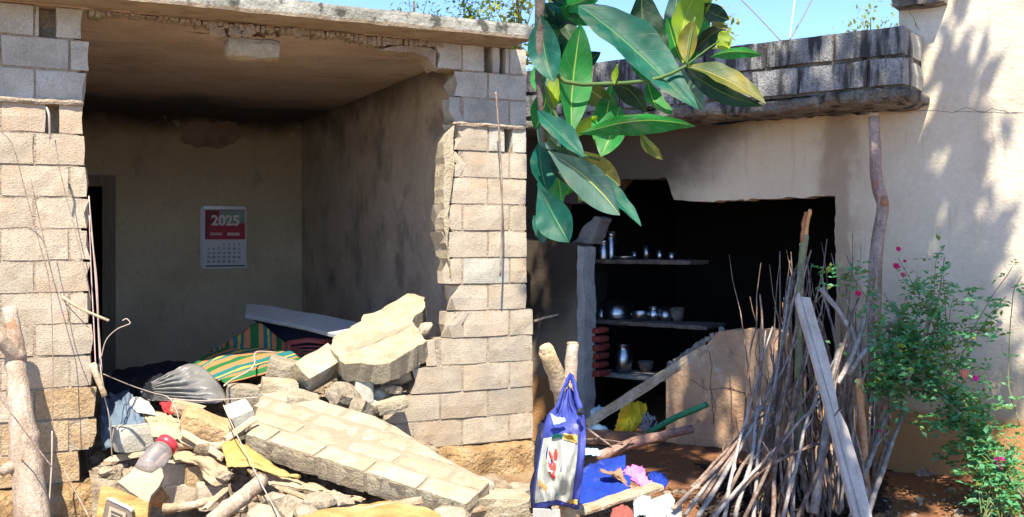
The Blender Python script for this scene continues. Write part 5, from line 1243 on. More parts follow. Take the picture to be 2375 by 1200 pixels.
ROWS = ((905, 1303, 1331, 5.72), (938, 1288, 1340, 5.64), (972, 1268, 1356, 5.56), (1020, 1256, 1358, 5.49), (1090, 1244, 1352, 5.46), (1140, 1238, 1346, 5.47), (1176, 1236, 1342, 5.52))
def sackside(dd): return [[(xa + (xb - xa) * t, yy + 5 * math.sin(t * 7 + yy), d0 + dd + .10 * (2 * t - 1) ** 2 + .015 * math.sin(t * 9 + yy * .05)) for t in (0, .2, .4, .6, .8, 1)] for yy, xa, xb, d0 in ROWS]
mb = MB()
def sackfn(net, lift, seed):
    rows = [catmull([at(*q) for q in r], 60) for r in net]; cols = [catmull([r[i] for r in rows], 60) for i in range(61)]
    def fn(u, v):
        i = int(round(u * 60)); j = int(round(v * 60)); p = cols[i][j]
        g = (1 - abs(math.sin(u * 15 + 2.4 * nz(V((u * 2, v * 2.2, seed)), 1, 2)))) * .05 * max(.10, 1 - v * 1.9) + abs(nz(V((u * 3.2, v * 3.6, seed)), 1, 3)) * .075 + abs(nz(V((u * 7, v * 5, seed)), 1, 4)) * .025
        return p + V((0, g - .03 + lift, 0))
    return fn
NET0 = sackside(0)
FN0 = sackfn(NET0, 0, 1.0)
grid(mb, FN0, 60, 60); mb.build('front_panel', VIOLET, bagt, smooth=True, thick=.003)
mb = MB(); grid(mb, sackfn(sackside(.16), 0, 5.0), 40, 40); mb.build('back_panel', plain('dark_violet_lining', (.035, .03, .16), .6), bagt, smooth=True, thick=.003)
# pale printed panel lying on the front
PRN = mat('sack_print_panel', [(.34, .36, .31), (.48, .49, .43)], scale=6, fine=.2, layers=[dict(type='noise', scale=5, lo=.56, hi=.7, col=(.28, .27, .24), amt=.6), dict(type='noise', scale=9, lo=.58, hi=.7, col=(.40, .52, .52), amt=.5)])
def shift(net, dy): return [[(x, y, d + dy) for x, y, d in r] for r in net]
mb = MB()
def over(u0, u1, v0, v1, lift=.006):
    return lambda u, v: FN0(u0 + (u1 - u0) * u, v0 + (v1 - v0) * v) + V((0, -lift, 0))
grid(mb, over(.03, .84, .49, .93), 44, 26); mb.build('print_panel', PRN, bagt, smooth=True)
PR_RED = plain('print_red', (.52, .05, .04)); PR_OR = plain('print_orange', (.55, .22, .06)); PR_GR = plain('print_teal', (.02, .30, .22)); PR_YE = plain('print_ochre', (.55, .38, .08))
def mark(m, u0, v0, u1, v1, w_=None, lift=.012):
    mb = MB()
    if w_ is None: grid(mb, over(u0, u1, v0, v1, lift), 8, 6)
    else:
        L_ = math.hypot(u1 - u0, v1 - v0); nx_, ny_ = -(v1 - v0) / L_ * w_, (u1 - u0) / L_ * w_
        grid(mb, lambda u, v: FN0(u0 + (u1 - u0) * u + nx_ * (v - .5) * (1 - abs(2 * u - 1) ** 3), v0 + (v1 - v0) * u + ny_ * (v - .5) * (1 - abs(2 * u - 1) ** 3)) + V((0, -lift, 0)), 8, 3)
    mb.build('print_mark', m, bagt, smooth=True)
mark(PR_GR, .22, .46, .46, .50); mark(PR_YE, .48, .455, .80, .495); mark(PR_YE, .78, .90, .95, .95)
for vv in (.585, .645, .70): mark(PR_RED, .33, vv, .42, vv + .018, .05)
for k in range(3): mark(PR_RED, .18 + .03 * k, .56 + .06 * k, .36 + .03 * k, .63 + .05 * k, .018)
for k in range(4): mark(PR_OR, .09 + .045 * k, .74 + .018 * k, .13 + .045 * k, .79 + .018 * k, .035)
mark(PR_GR, .46, .86, .53, .88)
for pts in ([(1292, 950, 5.6), (1302, 915, 5.66), (1316, 884, 5.72), (1324, 870, 5.8)], [(1326, 870, 5.8), (1330, 884, 5.72), (1336, 915, 5.68), (1346, 950, 5.62)]):
    mb = MB(); tube(mb, catmull([at(*p) for p in pts], 12), [.012, .018], 8, .8, 3, flat=.4); mb.build('gathered_hem', VIOLET, bagt, smooth=True)
cl('wrapper', LBLUE, [[(1276, 958, 5.50), (1292, 966, 5.48), (1310, 968, 5.48)], [(1284, 984, 5.45), (1298, 982, 5.45), (1312, 976, 5.46)]], None, None, 14, 10, .012, 3, 45, parent=bagt)
mb = MB(); rock(mb, at(1346, 957, 5.52), (.022, .02, .024), 4, 2); mb.build('tied_knot', BLACKC, bagt)
cl('sack_shade', plain('sack_shade_indigo', (.012, .014, .045), .6), [[(1244, 985, 6.0), (1262, 965, 6.0), (1285, 960, 6.0)], [(1232, 1060, 5.95), (1252, 1060, 5.85), (1280, 1060, 5.85)], [(1226, 1185, 5.9), (1250, 1185, 5.8), (1280, 1185, 5.8)]], 'dark indigo sheet put in as the shaded side of the violet sack', 'sack', 14, 14, .03, 3, 46)  # indigo sheet added as the shade side of the violet sack
logt('thin_twig', WOOD, [(1240, 745, 8.1), (1262, 738, 8.15), (1294, 730, 8.3)], [.010, .008], 'pale twig stuck out of the plaster left of the jamb', 'twig', 6)

# ------------------------------------------------------------------ rose bush
rb = thing('rose_bush', 'sprawling rose bush with red and magenta flowers against the plastered wall', 'bush', at(2330, 1190, 6.3))
RSTEM = mat('rose_stem', [(.10, .14, .05), (.19, .20, .09)], scale=10)
RWOOD = mat('rose_old_stem', [(.20, .15, .11), (.30, .24, .19)], scale=10)
RLEAF = mat('rose_leaf', [(.045, .17, .06), (.08, .27, .11), (.16, .35, .19)], scale=9, rough=.5, spec=.4, trans=(.3, 1.6))
RLEAFY = mat('rose_leaf_yellow_green', [(.10, .17, .03), (.17, .22, .05)], scale=9, rough=.5, spec=.4, trans=(.35, 1.6))
RFLO = mat('rose_petal', [(.50, .015, .10), (.66, .03, .19)], scale=30, rough=.6, trans=(.2, 1.2))
RFLM = mat('magenta_petal', [(.66, .02, .26), (.78, .05, .38)], scale=30, rough=.6, trans=(.2, 1.2))
rr = random.Random(77)
stems = []
def rs(pts, r, m=RSTEM, n=14):
    P = catmull([at(*p) for p in pts], n); P = [p + nzv(p, 4, len(stems)) * .02 for p in P]
    stems.append((P, m, r))
for k in range(13):
    o = rr.uniform(-1, 1)
    rs([(2385 + 10 * o, 1180 + 30 * o, 6.3), (2290 + 14 * o, 1045 + 26 * o, 6.5), (2200 + 30 * o, 930 + 22 * o, 6.65), (2110 + 50 * o, 850 + rr.uniform(-50, 60), 6.8), (2050 + rr.uniform(-20, 60), 800 + rr.uniform(-70, 90), 6.85)], rr.uniform(.005, .010), RSTEM if k % 3 else RWOOD, 18)
for tgt in [(2085, 600), (2172, 600), (2128, 640), (2215, 690), (2150, 700), (2240, 780), (2300, 760), (2330, 690), (2100, 690), (2060, 760), (2010, 650), (1970, 625), (2280, 850), (2345, 620), (2030, 900), (2190, 640)]:
    b0 = (2120 + rr.uniform(-70, 120), 870 + rr.uniform(-40, 60), 6.75)
    rs([b0, ((b0[0] + tgt[0]) / 2 + rr.uniform(-20, 20), (b0[1] + tgt[1]) / 2, 6.75), (tgt[0], tgt[1], min(walld(min(tgt[0], 2370)) - .12, 6.9))], rr.uniform(.004, .006), RSTEM if rr.random() < .6 else RWOOD, 12)
rs([(2140, 900, 6.7), (2150, 770, 6.75), (2176, 690, 6.8), (2187, 598, 6.85)], .009, RWOOD); rs([(2100, 900, 6.7), (2140, 790, 6.72), (2158, 700, 6.75)], .014, RWOOD)
for k in range(16):
    rs([(2300 + rr.uniform(-30, 60), 1215, 6.15), (2310 + rr.uniform(-40, 50), 1120, 6.25), (2330 + rr.uniform(-60, 40), 1040 + rr.uniform(-20, 60), 6.35)], .004, RSTEM, 8)
rs([(2370, 990, 6.5), (2340, 880, 6.6), (2348, 700, 6.7), (2372, 640, 6.7)], .005, RSTEM)
for P, m, r in stems:
    mb = MB(); tube(mb, P, [r, r * .5], 5); mb.build('stem', m, rb, smooth=True)
def leaflet(mb, c, d, up, L, W):
    d = d.normalized(); s = d.cross(up); s = s.normalized() if s.length > 1e-5 else V((1, 0, 0)); n = s.cross(d)
    vs = [c, c + d * L * .45 + s * W + n * W * .35, c + d * L, c + d * L * .45 - s * W + n * W * .35, c + d * L * .5]
    mb.add(vs, [(0, 1, 4), (1, 2, 4), (2, 3, 4), (3, 0, 4)])
mg, my = MB(), MB()
def spray(p):
    dirn = V((rr.gauss(0, 1), rr.gauss(-.4, 1), rr.gauss(.1, .8))).normalized()
    k = rr.choice([3, 5, 5, 7]); Ls = rr.uniform(.05, .10)
    for j in range(k):
        q = p + dirn * Ls * (j // 2 + 1) / (k / 2)
        side = dirn.cross(V((0, 0, 1))).normalized() * (1 if j % 2 else -1)
        dd = (dirn * .5 + side + V((rr.gauss(0, .2), rr.gauss(0, .2), rr.gauss(0, .3)))) if j < k - 1 else dirn
        L = rr.uniform(.026, .060)
        leaflet(my if (rr.random() < .24) else mg, q, dd, V((rr.gauss(0, .4), rr.gauss(0, .4) - .3, 1)), L, L * .33)
for P, m, r in stems:
    for i in range(2, len(P)):
        for _ in range(2):
            if rr.random() < (.5 if P[i].z > .35 else .35): spray(P[i] + V((rr.gauss(0, .02), rr.gauss(0, .02), rr.gauss(0, .02))))
for (cx_, cy_, sx, sy, n) in ((2110, 835, 50, 40, 75), (2130, 655, 30, 24, 26), (2200, 850, 50, 50, 26), (2070, 900, 40, 40, 50), (2250, 960, 40, 40, 50), (2280, 1060, 40, 40, 70), (2320, 1130, 45, 45, 110), (2200, 950, 50, 30, 70), (2260, 1020, 40, 40, 70), (2350, 1180, 30, 30, 60), (2045, 870, 25, 30, 40), (1955, 640, 30, 14, 22), (2230, 720, 40, 40, 30), (2090, 790, 50, 40, 70)):
    for _ in range(n):
        spray(at(rr.gauss(cx_, sx), rr.gauss(cy_, sy), rr.uniform(6.5, 6.85)))
mg.build('foliage', RLEAF, rb, kind='stuff'); my.build('yellowing_foliage', RLEAFY, rb, kind='stuff')
for x, y, d, r, m in ((2083, 578, 6.85, .020, RFLO), (2078, 618, 6.85, .026, RFLO), (2094, 638, 6.84, .020, RFLO), (2098, 606, 6.85, .013, RFLO), (1990, 681, 6.75, .024, RFLO), (2317, 1072, 6.3, .042, RFLM), (2235, 868, 6.5, .034, plain('salmon_petal', (.60, .22, .14))), (2262, 878, 6.5, .024, RFLM), (2040, 1000, 6.6, .012, RFLO)):
    c = at(x, y, d); mb = MB()
    for i in range(16):
        a_ = i * 2.4; el = .25 + .8 * (i / 16); dd = V((math.cos(a_) * math.cos(el), -.6 * math.sin(el) + .2 * math.sin(a_), math.sin(a_) * math.cos(el)))
        leaflet(mb, c, dd, V((0, -1, .2)), r * (1.1 - .3 * i / 16), r * .5)
    mb.build('flower', m, rb)
mb = MB()
for x, y, d in ((2147, 1100, 7.0), (2140, 1104, 6.95)):
    for i in range(9): leaflet(mb, at(x, y, d), V((rr.gauss(0, 1), rr.gauss(-.3, .4), abs(rr.gauss(.4, .5)))), V((0, -1, .3)), .07, .012)
mb.build('dry_weed', STICKG, label='small dry weed at the foot of the plastered wall', cat='weed')
# ------------------------------------------------------------------ jackfruit tree: shades the plastered house, one bough hangs into view
def leafmat(name, c1, c2, vein, tr=(.40, 1.7), rough=.5):
    m = bpy.data.materials.new(name); m.use_nodes = True; t = m.node_tree; N, L = t.nodes, t.links; b = N['Principled BSDF']
    b.inputs['Roughness'].default_value = rough; b.inputs['Specular IOR Level'].default_value = .28
    tc = N.new('ShaderNodeTexCoord'); sp = N.new('ShaderNodeSeparateXYZ'); L.new(tc.outputs['UV'], sp.inputs[0])
    def math_(op, a, bb=None, c=None):
        x = N.new('ShaderNodeMath'); x.operation = op
        for i, q in enumerate((a, bb, c)):
            if q is None: continue
            if isinstance(q, (int, float)): x.inputs[i].default_value = q
            else: L.new(q, x.inputs[i])
        return x.outputs[0]
    au = math_('ABSOLUTE', math_('MULTIPLY_ADD', sp.outputs[0], 2.0, -1.0))
    s = math_('PINGPONG', math_('MULTIPLY_ADD', au, -1.3, math_('MULTIPLY', sp.outputs[1], 7.0)), .5)
    side = N.new('ShaderNodeMapRange'); side.inputs['From Min'].default_value = .028; side.inputs['From Max'].default_value = .0; side.inputs['To Max'].default_value = .38; L.new(s, side.inputs['Value'])
    mid = N.new('ShaderNodeMapRange'); mid.inputs['From Min'].default_value = .06; mid.inputs['From Max'].default_value = .02; L.new(au, mid.inputs['Value'])
    fac = math_('MAXIMUM', side.outputs[0], mid.outputs[0])
    geo = N.new('ShaderNodeNewGeometry'); n = N.new('ShaderNodeTexNoise'); n.inputs['Scale'].default_value = 14; n.inputs['Detail'].default_value = 5; L.new(geo.outputs['Position'], n.inputs['Vector'])
    r = N.new('ShaderNodeValToRGB'); L.new(n.outputs['Fac'], r.inputs[0]); r.color_ramp.elements[0].position = .35; r.color_ramp.elements[1].position = .68
    r.color_ramp.elements[0].color = (*c1, 1); r.color_ramp.elements[1].color = (*c2, 1)
    x = N.new('ShaderNodeMix'); x.data_type = 'RGBA'; L.new(fac, x.inputs[0]); L.new(r.outputs[0], x.inputs[6]); x.inputs[7].default_value = (*vein, 1)
    n2 = N.new('ShaderNodeTexNoise'); n2.inputs['Scale'].default_value = 22; n2.inputs['Detail'].default_value = 6; L.new(geo.outputs['Position'], n2.inputs['Vector'])
    ed = N.new('ShaderNodeMapRange'); ed.inputs['From Min'].default_value = 1.40; ed.inputs['From Max'].default_value = 1.50; ed.inputs['To Max'].default_value = .85
    L.new(math_('MULTIPLY_ADD', n2.outputs['Fac'], .75, math_('MAXIMUM', au, sp.outputs[1])), ed.inputs['Value'])
    x2 = N.new('ShaderNodeMix'); x2.data_type = 'RGBA'; L.new(ed.outputs[0], x2.inputs[0]); L.new(x.outputs[2], x2.inputs[6]); x2.inputs[7].default_value = (.22, .13, .04, 1)
    dust = N.new('ShaderNodeMapRange'); dust.inputs['From Min'].default_value = .52; dust.inputs['From Max'].default_value = .75; dust.inputs['To Max'].default_value = .35; L.new(n2.outputs['Fac'], dust.inputs['Value'])
    x = N.new('ShaderNodeMix'); x.data_type = 'RGBA'; L.new(dust.outputs[0], x.inputs[0]); L.new(x2.outputs[2], x.inputs[6]); x.inputs[7].default_value = (.24, .27, .19, 1)
    L.new(x.outputs[2], b.inputs['Base Color'])
    bp = N.new('ShaderNodeBump'); bp.inputs['Strength'].default_value = .4; bp.inputs['Distance'].default_value = .004; L.new(fac, bp.inputs['Height']); L.new(bp.outputs[0], b.inputs['Normal'])
    td = N.new('ShaderNodeBsdfTranslucent'); hs = N.new('ShaderNodeHueSaturation'); hs.inputs['Value'].default_value = tr[1]; L.new(x.outputs[2], hs.inputs['Color']); L.new(hs.outputs[0], td.inputs['Color'])
    ms = N.new('ShaderNodeMixShader'); ms.inputs[0].default_value = tr[0]; L.new(b.outputs[0], ms.inputs[1]); L.new(td.outputs[0], ms.inputs[2]); L.new(ms.outputs[0], N['Material Output'].inputs[0])
    return m
LF_TEAL = leafmat('leaf_bluish', (.006, .075, .050), (.016, .15, .105), (.10, .26, .10))
LF_GREEN = leafmat('leaf_green', (.008, .13, .022), (.03, .26, .055), (.34, .50, .10))
LF_DARK = leafmat('leaf_dark', (.006, .030, .014), (.016, .06, .028), (.12, .18, .04))
LF_YELL = leafmat('leaf_yellow_green', (.17, .30, .01), (.33, .46, .03), (.42, .42, .06), (.45, 1.5))
LF_GREY = leafmat('leaf_dusty', (.05, .13, .10), (.13, .24, .19), (.40, .48, .12))
LF_MIX = leafmat('leaf_turning', (.05, .10, .03), (.26, .22, .03), (.40, .36, .10))
JBARK = mat('jackfruit_bark', [(.08, .065, .055), (.16, .135, .115)], scale=10, bumps=[(20, .7)], fine=.3)
tb = V((1.5, -1.3, gz(1.5, -1.3)))
jt = thing('jackfruit_tree', 'jackfruit tree whose leafy bough hangs across the corner of the parapet', 'tree', tb)
def lim(name, pts, r, n=16, seg=10, parent=None, bump=.15):
    mb = MB(); tube(mb, catmull(pts, n), r, seg, bump, 3); return mb.build(name, JBARK, parent or jt, smooth=True)
lim('trunk', [tb - V((0, 0, .1)), (1.45, -1.2, 1.6), (1.5, -.9, 3.4), (1.6, .3, 5.6), (1.7, 2.2, 7.2), (1.75, 3.8, 8.4)], [.22, .06], 24, 12)
for e in ((.4, 3.6, 8.6), (3.0, 3.7, 8.2), (2.6, 4.8, 8.9), (.9, 4.9, 8.3), (1.6, 3.0, 9.4)):
    lim('limb', [(1.65, 1.4, 6.6), (1.65 + (e[0] - 1.65) * .4, 2.4, 7.4), e], [.07, .02], 10, 8)
bough = lim('bough', [(1.5, -.9, 3.3), (1.0, .3, 3.5), (.5, 1.3, 3.2), (.16, 1.95, 2.55), (.058, 2.06, 2.10)], [.07, .012], 30, 9)
lim('bough', [(.058, 2.06, 2.11), (.054, 2.06, 1.98), (.056, 2.06, 1.90), (.066, 2.07, 1.80)], [.011, .005], 12, 7, bough, .05)
BD = 2.05
def tw(pts, r=(.004, .003)):
    mb = MB(); tube(mb, catmull([at(*p) for p in pts], 10), list(r), 6); return mb.build('twig', TWG, bough, smooth=True)
TWG = mat('green_twig', [(.05, .10, .03), (.10, .16, .05)], scale=20)
tw([(1250, 130, 2.06), (1310, 190, 2.06), (1400, 195, 2.06), (1500, 188, 2.05), (1560, 170, 2.05), (1592, 152, 2.04)], (.005, .003))
tw([(1250, 170, 2.06), (1285, 260, 2.06), (1322, 318, 2.06)]); tw([(1256, 240, 2.07), (1275, 330, 2.07), (1330, 352, 2.07), (1392, 372, 2.07)])
tw([(1592, 152, 2.04), (1600, 100, 2.05), (1612, 40, 2.06)], (.003, .002)); tw([(1592, 152, 2.04), (1640, 115, 2.05), (1668, 96, 2.05)], (.002, .0015)); tw([(1425, 195, 2.06), (1432, 150, 2.06)], (.003, .002))
def jleaf(base, tip, wpx, m, fold=.42, droop=.12, roll=0.0, wpos=.5, seed=0, dB=BD, dT=BD, wave=.12, parent=bough):
    A, B = at(base[0], base[1], dB), at(tip[0], tip[1], dT)
    d = B - A; L = d.length; ex = d.normalized()
    nrm = V((0, -1, 0)); nrm = (nrm - ex * nrm.dot(ex)).normalized(); nrm = Matrix.Rotation(R(roll), 3, ex) @ nrm
    ey = nrm.cross(ex)
    W = wpx / 2 / F * (dB + dT) / 2 / max(.2, math.cos(R(roll)))
    mb = MB(); vs = []; uvs = []; nu, nv = 8, 18
    for j in range(nv + 1):
        v = j / nv
        t = v ** (math.log(.5) / math.log(wpos)) if 0 < v < 1 else v
        wv = W * max(0.0, math.sin(math.pi * t)) ** .85 if v > .04 else .0015
        if v >= .999: wv = .0
        for i in range(nu + 1):
            u = i / nu * 2 - 1
            z = -droop * L * math.sin(math.pi * v * .9) ** 1 + fold * abs(u) * wv + wave * wv * math.sin(9 * v + 3 * u + seed) * abs(u) + .10 * L * math.sin(2.2 * v + seed * 2.3) * v * (1 - v) + .06 * wv * math.sin(23 * v + seed * 5) * u * u + .05 * W * nz(A + ex * v * L + ey * u * W, 30, seed)
            bend = .06 * L * math.sin(math.pi * v) * math.sin(seed * 1.7)
            vs.append(A + ex * (v * L) + ey * (u * wv + bend) + nrm * z); uvs.append((u * .5 + .5, v))
    fs = [(j * (nu + 1) + i, j * (nu + 1) + i + 1, (j + 1) * (nu + 1) + i + 1, (j + 1) * (nu + 1) + i) for j in range(nv) for i in range(nu)]
    mb.add(vs, fs, uvs); return mb.build('leaf', m, parent, smooth=True)
jleaf((1342, 14), (1622, 252), 108, LF_TEAL, roll=-25, wpos=.38, seed=1, dB=2.12, dT=2.0, droop=.05)
jleaf((1326, 318), (1350, 52), 82, LF_GREEN, roll=18, wpos=.55, seed=2, dT=2.08)
jleaf((1490, -40), (1530, 148), 92, LF_DARK, roll=-15, wpos=.6, seed=3, dB=2.14, dT=2.12)
jleaf((1583, 146), (1632, -40), 74, LF_YELL, roll=20, wpos=.55, seed=4, dT=2.14)
jleaf((1592, 146), (1606, 44), 42, LF_MIX, roll=-20, wpos=.5, seed=5)
jleaf((1668, 98), (1690, 72), 32, LF_YELL, seed=6, wpos=.5, fold=.1); jleaf((1662, 112), (1698, 82), 36, LF_YELL, seed=7, wpos=.5, fold=.1, dB=2.06, dT=2.07)
jleaf((1648, 132), (1768, 131), 22, LF_GREEN, roll=52, seed=8); jleaf((1588, 154), (1776, 244), 54, LF_MIX, roll=-38, wpos=.5, seed=9, dT=1.98, droop=-.05)
jleaf((1588, 158), (1772, 246), 40, LF_DARK, roll=30, wpos=.45, seed=10, dB=2.06, dT=2.0, droop=-.05)
jleaf((1572, 160), (1632, 254), 50, LF_GREY, roll=10, seed=11, dB=2.08, dT=2.05)
jleaf((1345, 310), (1612, 296), 44, LF_GREEN, roll=44, wpos=.5, seed=12, droop=.05, dT=1.98); jleaf((1394, 364), (1438, 244), 68, LF_GREEN, roll=-12, wpos=.5, seed=13, dB=2.1, dT=2.12)
jleaf((1484, 310), (1536, 372), 24, LF_MIX, roll=40, seed=14); jleaf((1272, 350), (1434, 500), 78, LF_GREY, roll=22, wpos=.55, seed=15, dT=1.98)
jleaf((1388, 398), (1490, 522), 34, LF_TEAL, roll=-38, wpos=.45, seed=16, dT=2.0); jleaf((1352, 352), (1440, 432), 56, LF_MIX, roll=10, seed=17, dB=2.1, dT=2.12); jleaf((1285, 352), (1380, 395), 36, LF_DARK, roll=-20, seed=30, dB=2.06)
jleaf((1247, 425), (1318, 562), 84, LF_TEAL, roll=15, wpos=.6, seed=18, dB=2.02, dT=1.98); jleaf((1246, 258), (1358, 362), 52, LF_TEAL, roll=-30, wpos=.45, seed=19, dT=2.02)
jleaf((1246, 300), (1300, 345), 50, LF_GREY, roll=15, seed=20, dB=2.1, dT=2.1); jleaf((1254, 36), (1284, 190), 74, LF_TEAL, roll=10, wpos=.5, seed=21, dT=2.02)
jleaf((1308, 148), (1277, 256), 46, LF_YELL, roll=20, seed=22, dB=2.12, dT=2.1); jleaf((1312, 150), (1298, 215), 40, LF_MIX, roll=-25, seed=23, dB=2.14, dT=2.12)
for i, (b_, t_, w_) in enumerate([((1262, 8), (1346, 42), 24), ((1260, 32), (1348, 66), 26), ((1268, 92), (1332, 112), 22), ((1260, -12), (1330, 14), 28), ((1268, 60), (1320, 84), 18), ((1252, 0), (1285, 60), 34), ((1300, 60), (1312, 132), 16)]):
    jleaf(b_, t_, w_, LF_DARK if i % 2 else LF_TEAL, roll=30 * (-1) ** i, seed=24 + i, dB=2.16, dT=2.18)
jleaf((1625, 10), (1692, 46), 42, LF_DARK, roll=10, seed=32, dB=2.15, dT=2.15); jleaf((1650, 48), (1696, 62), 24, LF_MIX, roll=-30, seed=33, dB=2.14); jleaf((1568, 118), (1570, -40), 46, LF_GREY, roll=-25, seed=34, dB=2.18, dT=2.2)
jleaf((1600, 150), (1652, 18), 44, LF_GREEN, roll=35, seed=35, dB=2.12, dT=2.16); jleaf((1432, 152), (1424, 196), 14, LF_YELL, roll=40, seed=36); jleaf((1520, 30), (1556, 110), 40, LF_DARK, roll=-30, seed=37, dB=2.2, dT=2.2)
jleaf((1238, 500), (1262, 565), 34, LF_TEAL, roll=-20, seed=38, dB=2.06)
xr_ = random.Random(5)
for (b_, t_, w_, m_, ro_) in [((1262, 60), (1300, 175), 60, LF_DARK, 25), ((1290, 120), (1345, 225), 46, LF_GREEN, -30), ((1268, 200), (1240, 300), 50, LF_GREEN, 20), ((1300, 300), (1262, 420), 56, LF_DARK, -15), ((1330, 352), (1308, 455), 52, LF_GREEN, 25),
                              ((1395, 372), (1420, 450), 44, LF_GREEN, 35), ((1250, 330), (1272, 440), 60, LF_TEAL, -20), ((1420, 195), (1500, 265), 40, LF_DARK, 40), ((1500, 188), (1470, 120), 40, LF_GREEN, -35), ((1560, 168), (1500, 100), 54, LF_DARK, 15),
                              ((1585, 150), (1548, 40), 60, LF_GREEN, 28), ((1595, 140), (1690, 60), 44, LF_DARK, 38), ((1600, 60), (1648, -30), 50, LF_YELL, -20), ((1320, 190), (1392, 120), 46, LF_DARK, -30), ((1256, 0), (1320, -40), 50, LF_DARK, 10), ((1285, 20), (1345, 100), 40, LF_DARK, -25),
                              ((1300, 20), (1400, -20), 44, LF_GREEN, 20), ((1262, 110), (1248, 215), 44, LF_GREEN, 35), ((1330, 320), (1385, 270), 30, LF_YELL, 25), ((1420, 192), (1380, 330), 50, LF_GREEN, 25), ((1500, 186), (1560, 262), 44, LF_GREEN, -30), ((1330, 190), (1420, 250), 48, LF_MIX, 30), ((1300, 185), (1330, 80), 50, LF_DARK, 20), ((1272, 325), (1345, 440), 60, LF_DARK, 30), ((1280, 20), (1240, 120), 56, LF_GREEN, -20), ((1590, 148), (1700, 200), 40, LF_GREEN, 45), ((1270, 240), (1318, 190), 44, LF_GREEN, 20), ((1385, 372), (1345, 470), 46, LF_MIX, -25), ((1300, 15), (1380, 60), 40, LF_GREEN, 30), ((1262, 350), (1300, 480), 54, LF_GREEN, 30)]:
    jleaf(b_, t_, w_, m_, roll=ro_, wpos=.52, seed=xr_.uniform(0, 60), dB=2.14 + xr_.uniform(0, .06), dT=2.14 + xr_.uniform(-.04, .1), droop=xr_.uniform(.02, .16), wave=.1)
# unseen crown far above, thinned and filled to dapple the wall
CRL = mat('unseen_crown_leaf', [(.02, .07, .015), (.05, .13, .03)], scale=2, rough=.45, trans=(.15, 1.2))
mb = MB(); tr = random.Random(9)
cl_c = []
for i in range(92):
    while True:
        q = V((tr.uniform(-1, 1), tr.uniform(-1, 1), tr.uniform(-1, 1)))
        if abs(q.x) ** 4 + abs(q.y) ** 3 + abs(q.z) ** 3 < 1 and (q.y > -.3 or tr.random() < .6): break
    cl_c.append(V((1.60, 3.1, 8.35)) + V((q.x * 1.5, q.y * 2.2, q.z * 1.2)))
for i in range(16):  # extra clumps added to shade the wall left of the jamb
    zz = 8.35 + tr.uniform(-.8, .8); ww = tr.uniform(8.9, 10.2)
    cl_c.append(V((tr.uniform(.08, .42), ww - zz / math.tan(SUN_ELEV), zz)))
for c in cl_c:
    for k in range(60):
        p = c + V((tr.gauss(0, .15), tr.gauss(0, .15), tr.gauss(0, .14)))
        w_ = p.y + p.z / math.tan(SUN_ELEV)
        if p.x < 2.5 and w_ > 10.5 - .79 * p.x and noise.noise(V((p.x * 5.5, w_ * 1.1, 7.7))) > .12: continue      # leaves left out so streaks of sun reach the parapet
        if noise.noise(V((p.x * 3.4, w_ * 1.8, 2.2))) > (.33 if w_ > 7.2 else .10): continue
        if p.x < .8 and w_ < 7.4 or p.x < .0: continue  # crown cut away here to keep the sack and block house sunlit
        d = V((tr.gauss(0, 1), tr.gauss(0, 1), tr.gauss(-.3, .7)))
        L = tr.uniform(.14, .25); leaflet(mb, p, d, V((tr.gauss(0, .5), tr.gauss(0, .5), 1)), L, L * .27)
mb.build('crown', CRL, jt, kind='stuff')  # unseen crown, shaped to place light and shade

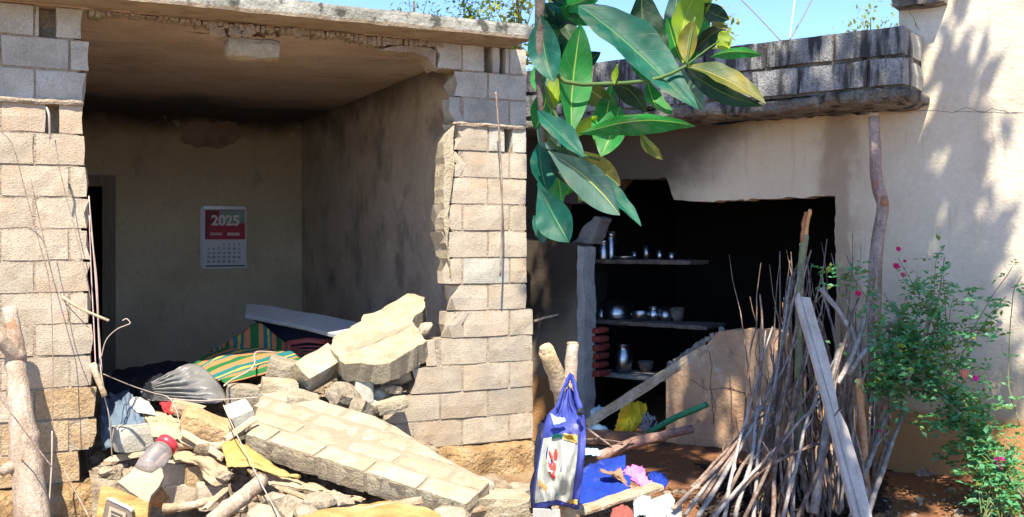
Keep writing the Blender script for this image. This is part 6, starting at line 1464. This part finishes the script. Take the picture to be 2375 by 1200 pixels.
# ------------------------------------------------------------------ trees behind the houses, roof cables
FARL = mat('far_leaf', [(.05, .10, .02), (.11, .17, .04), (.17, .22, .07)], scale=1.2, rough=.6, trans=(.3, 1.4))
FARY = mat('far_leaf_sunny', [(.18, .22, .03), (.30, .32, .06)], scale=1.2, rough=.6, trans=(.35, 1.4))
def bgtree(px, py, d, rx, rz_, n, label, m=FARL, seed=1, leaf=.16):
    top = at(px, py, d); c = V((top.x, top.y, top.z - rz_)); base = V((top.x, d, -.2))
    t = thing('background_tree', label, 'tree', base)
    mb = MB(); tube(mb, catmull([base, base.lerp(c, .6) + V((.1, 0, 0)), c + V((0, 0, rz_ * .5))], 10), [.16, .03], 8, .2, seed); mb.build('trunk', JBARK, t, smooth=True)
    mb = MB(); q = random.Random(seed)
    cs = [c + V((q.gauss(0, rx * .5), q.gauss(0, rx * .4), q.gauss(0, rz_ * .45))) for _ in range(22)]
    for k in cs:
        tube(mb, [c - V((0, 0, rz_ * .4)), k], [.02, .008], 4)
        for _ in range(n // 22):
            p = k + V((q.gauss(0, rx * .2), q.gauss(0, rx * .2), q.gauss(0, rz_ * .16))); d_ = V((q.gauss(0, 1), q.gauss(0, 1), q.gauss(-.2, .7)))
            leaflet(mb, p, d_, V((q.gauss(0, .4), q.gauss(0, .4), 1)), leaf * q.uniform(.7, 1.3), leaf * .25)
    mb.build('crown', m, t, kind='stuff')
bgtree(1090, -60, 24, 1.1, 1.5, 1300, 'airy green tree behind the roof edge of the block house', FARL, 3)
bgtree(960, -50, 27, .8, 1.2, 600, 'thin topped tree peeping over the middle of the roof edge', FARL, 4, .12)
bgtree(1200, -70, 20, .7, 1.2, 800, 'yellowish tree above the corner where the houses meet', FARY, 5)
bgtree(2015, 32, 16, .55, .8, 500, 'small sunlit tree top showing above the end of the parapet', FARY, 6, .10)
bgtree(1610, -40, 20, .7, 1.4, 900, 'sunlit yellow green tree behind the hanging jackfruit leaves', FARY, 7)
CABLE = plain('sky_cable', (.20, .17, .16), .6); CABW = plain('pale_sky_cable', (.62, .66, .68), .6)
for pts, m, lb in (([(1700, -20, 9.2), (1760, 40, 9.0), (1812, 96, 8.6)], CABLE, 'dark cable slanting down to the parapet from the hanging leaves'), ([(1892, -20, 9.0), (1862, 40, 8.8), (1832, 92, 8.5)], CABLE, 'dark cable slanting down to the parapet from the tall wall'), ([(1846, -20, 9.0), (1838, 40, 8.8), (1832, 88, 8.5)], CABW, 'pale cable rising beside the dark one over the parapet')):
    wire(m, pts, .006, lb, 'cable', 'roof_cable')
